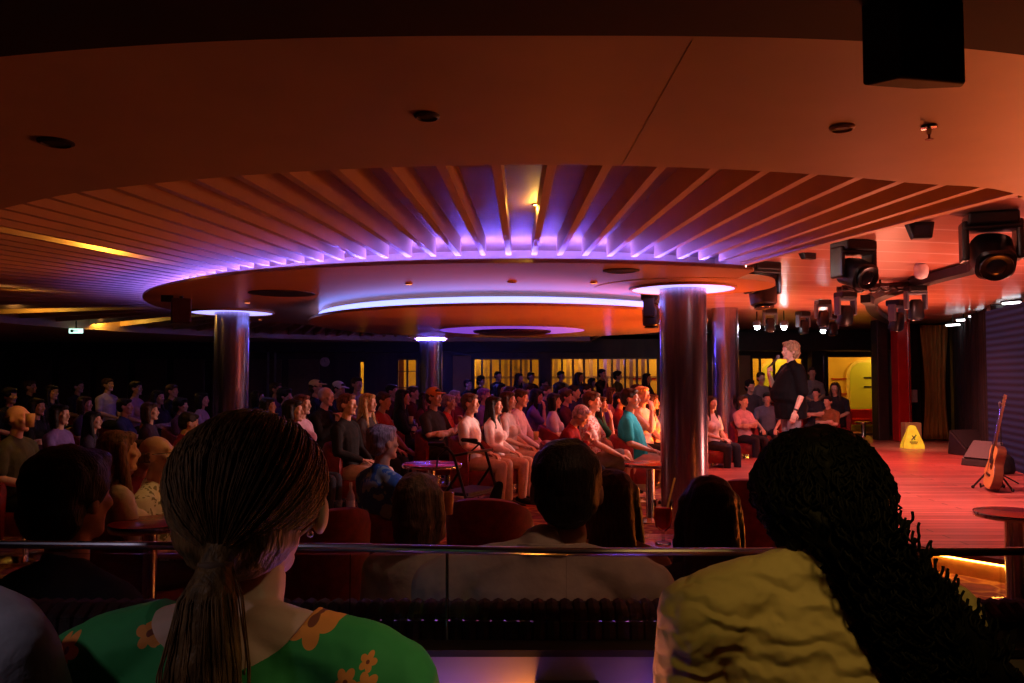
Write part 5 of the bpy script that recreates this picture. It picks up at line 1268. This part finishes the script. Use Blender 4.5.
for k in range(260):
    a = rnd.uniform(0, 2*PI); q = rnd.uniform(.5, 1.08); P = []; wob = rnd.uniform(0, 6)
    for i, (p, r_) in enumerate(zip(pt, (.012, .034, .047, .05, .044, .03))):
        P.append(p + Vector((math.cos(a+.12*i), math.sin(a+.12*i), 0))*r_*q + Vector((.004*math.sin(wob+i), 0, 0)))
    P.append(P[-1] + Vector((rnd.uniform(-.01, .01), 0, -rnd.uniform(.02, .1)))); P = [Vector(x) for x in P]
    R2 = []
    for p0, p1 in zip(P, P[1:]): R2 += [p0, p0.lerp(p1, .5)]
    pol.append(R2+[P[-1]])
curves('hair_strands', pol, .0011, HB, pony)
s = S(); t = S(); t.lathe((0, 0, -.008), [(.016, 0), (.021, .004), (.021, .012), (.016, .016)], 20); s.T = Matrix.Translation(H @ (tie+Vector((0, -.008, -.01)))) ; s.add(t.v, t.f); s.obj('hair_tie', mat('tan_hair_tie', (.2, .1, .05), .7), pony, smooth=True)
# necklace and earring
s = S(); s.T = H; s.ell((.083, .0, .716), (.005, .005, .005)); s.obj('earring', M_CHROME, pony, smooth=True)
# 2. curly woman in yellow blouse
PC = sit_pose('lap', 'side', fem=True, hyaw=.0); PC['sh'] = .19; PC['belly'] = .03; PC['hoff'] = (.022, .05, -.085); HC = Vector(PC['hoff'])
TEMPL['curly'] = dict(P=PC, body=build_body(PC, .006), cache={}, v=.006)
TEMPL['curly']['cache']['shirtshort'] = build_shirt(PC, 'short', .007, .016)
cur = person(811, 380, 1.3, (.02, 1), 'curly', (.6, .5, .26), 'person with long curly black hair in a wrinkled yellow blouse, seen from behind', hair=None, skin=SKT, scale=1.0)
def wrinkle_mat():
    m, nt, b = new_mat('wrinkled_cream_blouse'); tc = N(nt, 'ShaderNodeTexCoord')
    wv = N(nt, 'ShaderNodeTexWave', Scale=9.0, Distortion=8.0, Detail=2.0); wv.bands_direction = 'Z'; wv.inputs['Detail Scale'].default_value = 1.6
    nt.links.new(tc.outputs['Object'], wv.inputs['Vector']); bp = N(nt, 'ShaderNodeBump', Strength=.45, Distance=.012); nt.links.new(wv.outputs['Fac'], bp.inputs['Height']); nt.links.new(bp.outputs[0], b.inputs['Normal'])
    no = N(nt, 'ShaderNodeTexNoise', Scale=8.0); cr = N(nt, 'ShaderNodeValToRGB'); cr.color_ramp.elements[0].color = (.55, .42, .2, 1); cr.color_ramp.elements[1].color = (.68, .55, .3, 1); nt.links.new(tc.outputs['Object'], no.inputs['Vector']); nt.links.new(no.outputs['Fac'], cr.inputs[0]); nt.links.new(cr.outputs[0], b.inputs['Base Color']); b.inputs['Roughness'].default_value = .85
    return m
for c in cur.children:
    if c.name.startswith('shirt'): c.material_slots[0].material = wrinkle_mat(); c.name = 'blouse'
HK = mat('curly_black_hair', (.005, .0045, .004), .6, 0, .4, 30, spec=.12)
s = S(); s.ell(Vector((0, -.02, .79))+HC, (.098, .11, .095), seg=20); s.ell(Vector((0, -.055, .72))+HC, (.085, .08, .09)); s.loft([((.33, -.13, .22), .015, .015), ((.28, -.13, .32), .03, .025), ((.22, -.13, .42), .045, .035), ((.145, -.12, .52), .058, .045), ((.07, -.09, .60), .07, .06), ((0, -.02, .68), .08, .07)])
put('hair', remeshed(s, 'hair', .008, 2, .02, .025), [HK], cur)
pol = []
for k in range(760):
    th = rnd.uniform(-2.3, 2.3); el = rnd.uniform(-.5, 1.3)
    st = Vector((math.sin(th)*math.cos(el), -math.cos(th)*math.cos(el), math.sin(el)))
    C0 = Vector((0, -.02, .79))+HC
    p = C0 + Vector((st.x*.097, st.y*.108, st.z*.095))
    if k > 430: st = Vector((0, -.3, 0)); zz = rnd.uniform(.45, .72); p = Vector((.03+(.70-zz)*.8+rnd.uniform(-.06, .05), -rnd.uniform(.12, .16), zz))
    L = rnd.uniform(.3, .66); n = int(L/.006); P = []
    ph = rnd.uniform(0, 6.28); hr = rnd.uniform(.004, .009); sprd = rnd.uniform(-1, 1)*.08; a0 = rnd.choice((-1, 1))
    pitch = rnd.uniform(.028, .042); q = p.copy(); vel = Vector((st.x*.2, st.y*.3, .1))
    for i in range(n):
        t = i/n; tgt = .03 + max(0, .68-q.z)*.82 + sprd*min(1, max(.3, (.75-q.z)*3))
        vel = vel*.86 + Vector(((tgt-q.x)*.9 if q.z < .7 else 0, -.012 if q.y > -.15 else .01, -.14)); stp = vel.normalized()*.006; q = q + stp
        ee = Vector(((q.x-C0.x)/.1, (q.y-C0.y)/.11, (q.z-C0.z+.01)/.105))
        if ee.length < 1.0: q = C0 + Vector((0, 0, -.01)) + Vector((ee.x*.1, ee.y*.11, ee.z*.105))/ee.length
        if q.z < .58 and q.y > -.12: q.y -= .004
        w_ = i*.006/pitch*2*PI*a0+ph; P.append(q + Vector((math.cos(w_), math.sin(w_), .3*math.sin(w_)))*hr*min(1, i/6))
    pol.append(P[::2] if False else P)
curves('hair_curls', pol, .0022, HK, cur)
# 3. polo man
PP = sit_pose('lap', belly=.06); PP['sh'] = .245; PP['hoff'] = (.055, .01, -.035)
TEMPL['polo'] = dict(P=PP, body=build_body(PP, .007), cache={}, v=.007)
TEMPL['polo']['cache']['shirtshort'] = build_shirt(PP, 'short', .009, .008)
polo = person(543, 424, 1.90, (.05, 1), 'polo', (.62, .55, .5), 'broad-shouldered person in a cream polo shirt with cropped black hair on the banquette', hair='short', hcol=BLK, skin=SKT, scale=1.0)
s = S(); s.tube([(.012+.072*math.sin(a), -.02-.064*math.cos(a), .592+.012*math.cos(a)) for a in np.linspace(-2.2, 2.2, 22)], .008, 8); s.obj('collar', cloth((.62, .55, .5)), polo)
# 4. shoulders and dark silhouettes on the near dark side
TEMPL['greyarm'] = TEMPL['belly_m']
person(-88, 352, 1.08, (.3, 1), 'belly_m', (.42, .38, .42), 'person in a grey shirt of whom only one shoulder shows beside the ponytailed woman', 'long', hair='short', hcol=BR, scale=1.0)
person(72, 451, 1.98, (.3, 1), 'lap_f', (.05, .045, .05), 'dark silhouette of a person with full black hair beyond the grey shoulder', 'long', hair='full', hcol=BLK, scale=.98, skin=SKT)
# ------------------------------------------------------------------ chairs under the seated people
def chair_label(l):
    w = l.replace('person ', '').replace('dim audience member, ', '').replace('shadowy audience member, ', '').replace('audience member behind the stage, ', '').replace(',', '').split()
    return ' '.join((['red', 'tub', 'chair', 'under', 'the'] + ['one'] + w)[:15])
for i, (x, y, rz, seat, label) in enumerate(CHAIRS):
    hx, hy = -math.sin(rz), math.cos(rz)
    z = seat-.40
    if TIER2Y < y < 2.15: continue
    fl = .22 if (y > BACKY and x < 2.6) else .2 if y < TIER2Y else .1 if y < TIER1Y else 0.0
    if fl == 0 and seat > .52: fl = seat-.42
    place_chair(x-hx*-.02, y-hy*-.02, rz, fl, chair_label(label), 'tub chairs under the audience', s=max(.85, min(1.2, (seat-fl)/.40)))
# ------------------------------------------------------------------ lights
def look(o, target):
    d = Vector(target)-o.location; o.rotation_euler = d.to_track_quat('-Z', 'Y').to_euler()
def spot(name, loc, target, energy, col, size=60, blend=.6, rad=.08):
    l = bpy.data.lights.new(name, 'SPOT'); l.energy = energy; l.color = col; l.spot_size = R(size); l.spot_blend = blend; l.shadow_soft_size = rad
    o = bpy.data.objects.new(name, l); o.location = loc; link(o); look(o, target); return o
def point(name, loc, energy, col, rad=.05):
    l = bpy.data.lights.new(name, 'POINT'); l.energy = energy; l.color = col; l.shadow_soft_size = rad
    o = bpy.data.objects.new(name, l); o.location = loc; return link(o)
def area(name, loc, target, energy, col, sx, sy):
    l = bpy.data.lights.new(name, 'AREA'); l.energy = energy; l.color = col; l.shape = 'RECTANGLE'; l.size = sx; l.size_y = sy
    o = bpy.data.objects.new(name, l); o.location = loc; link(o); look(o, target); return o
ORANGE = (1, .155, .015)
spot('comedian_spot', (2.75, 7.9, 2.5), (3.65, 10.4, 1.45), 115, (1, .8, .85), 34)
spot('stage_red_wash', (4.3, 8.5, 2.55), (5.0, 8.6, .1), 480, (1, .36, .32), 140, 1)
spot('stage_red_wash', (6.0, 12.5, 2.55), (6.2, 12.5, .1), 560, (1, .22, .18), 140, 1)
spot('stage_pink_wash', (4.0, 11.5, 2.55), (3.4, 10.8, .1), 160, (1, .4, .45), 100, 1)
spot('sign_fill', (6.2, 12.6, 2.5), (7.4, 14.8, .3), 300, (1, .85, .5), 30, 1)  # fill added to bring up the yellow floor sign
spot('audience_spot', (4.6, 10.2, 2.45), (-.1, 9.2, .9), 800, (1, .62, .56), 30, 1, .1)
spot('audience_spot', (4.4, 11.5, 2.45), (1.0, 10.2, .9), 300, (1, .5, .5), 50, 1, .1)
spot('audience_red_spot', (4.4, 8.0, 2.4), (-2.0, 8.8, .8), 80, (1, .12, .06), 36, 1, .1)
spot('olive_shirt_fill', (-2.6, 6.0, 2.25), (-4.05, 6.6, 1.25), 22, (1, .28, .06), 24, 1, .05)  # fill without a fixture, brightens the olive shirt man
spot('tropical_shirt_fill', (.1, 4.9, 2.25), (-.84, 5.2, .95), 12, (.65, .6, 1), 36, 1, .05)  # added fill, no fixture, lifts the blue shirt
spot('cocktail_fill', (.75, 2.6, 2.25), (.64, 3.36, .85), 12, (1, .5, .3), 24, 1, .05)  # fill added to brighten the red drink, no lamp there
spot('brown_bob_fill', (.3, 2.3, 2.25), (-.28, 2.8, .95), 7, (1, .6, .4), 36, 1, .05)  # extra fill without a fixture for the cream top
spot('bald_head_fill', (-1.0, 4.5, 2.25), (-1.95, 4.3, 1.05), 16, (1, .48, .14), 30, .9, .05)  # unseen fill with no fixture, lights the bald head
# added uplights without fixtures, standing in for bounced light on the ceilings
spot('bounce_fill', (3.9, 5.9, .3), (1.8, 3.2, 2.4), 235, ORANGE, 100, 1, .3)
spot('bounce_fill', (2.6, 8.9, .3), (.9, 8.2, 2.4), 520, ORANGE, 96, 1, .3)
spot('bounce_fill', (.6, 7.0, .3), (-.8, 5.0, 2.4), 20, ORANGE, 140, 1, .3)
spot('bounce_fill', (3.0, 11.0, .35), (.3, 11.0, 2.3), 480, ORANGE, 120, 1, .3)
spot('bounce_fill', (3.4, 12.2, .35), (2.8, 12.6, 2.6), 260, (1, .3, .12), 130, 1, .3)
spot('bounce_fill', (5.5, 7.5, .3), (4.6, 7.6, 2.6), 480, (1, .3, .2), 150, 1, .3)
spot('bounce_fill', (5.8, 12.5, .3), (5.4, 12.0, 2.6), 480, (1, .28, .16), 150, 1, .3)
for k in range(6): point('corridor_lamp', (-4+k*2.9, YF+1.0, 2.3), 60, (1, .62, .14), .15)
spot('near_downlight', (.35, .45, 2.25), (.55, 1.3, 1.0), 15, (1, .62, .14), 34, 1, .05)
spot('near_downlight', (.75, .75, 2.25), (-.15, 1.15, 1.0), 22, (1, .75, .4), 26, 1, .05)
spot('near_downlight', (.6, 1.2, 2.28), (.12, 1.85, 1.05), 8, (1, .45, .24), 50, 1, .05)
spot('near_downlight', (-1.2, .3, 2.25), (-.75, 1.2, 1.0), 10, (.8, .7, .85), 50, 1, .05)
for px, py in WARM:
    t = (ZP-CAMZ)*F/(376-py); p = W(px, py, t); point('fin_downlight', (p.x, p.y, ZP-.05), 12, (1, .5, .06), .03)
point('violet_far_glow', (2.6, YF+.9, 1.9), 8, (.3, .15, 1), .1)
spot('cap_fill', (-2.2, 11.5, 2.25), (-3.1, 13.5, 1.45), 30, (1, .75, .35), 16, .8, .04)  # fill added to make the two caps bright, no fixture
# world: near black
w = bpy.data.worlds.new('w'); sc.world = w; w.use_nodes = True
w.node_tree.nodes['Background'].inputs[0].default_value = (.03, .01, .008, 1); w.node_tree.nodes['Background'].inputs[1].default_value = .05
# camera
cam = bpy.data.cameras.new('camera'); cam.lens = 36*F/1024; cam.sensor_width = 36; cam.clip_start = .02; cam.clip_end = 100
co = bpy.data.objects.new('camera', cam); link(co); co.location = (0, 0, CAMZ); co.rotation_euler = (R(90)+PITCH, 0, 0); sc.camera = co
sc.view_settings.view_transform = 'Standard'; sc.view_settings.look = 'None'; sc.view_settings.exposure = 0; sc.view_settings.gamma = 1; sc.view_settings.use_curve_mapping = False
sc.cycles.use_denoising = True; sc.cycles.max_bounces = 8; sc.cycles.sample_clamp_indirect = 4
bpy.data.collections.remove(TMPC)
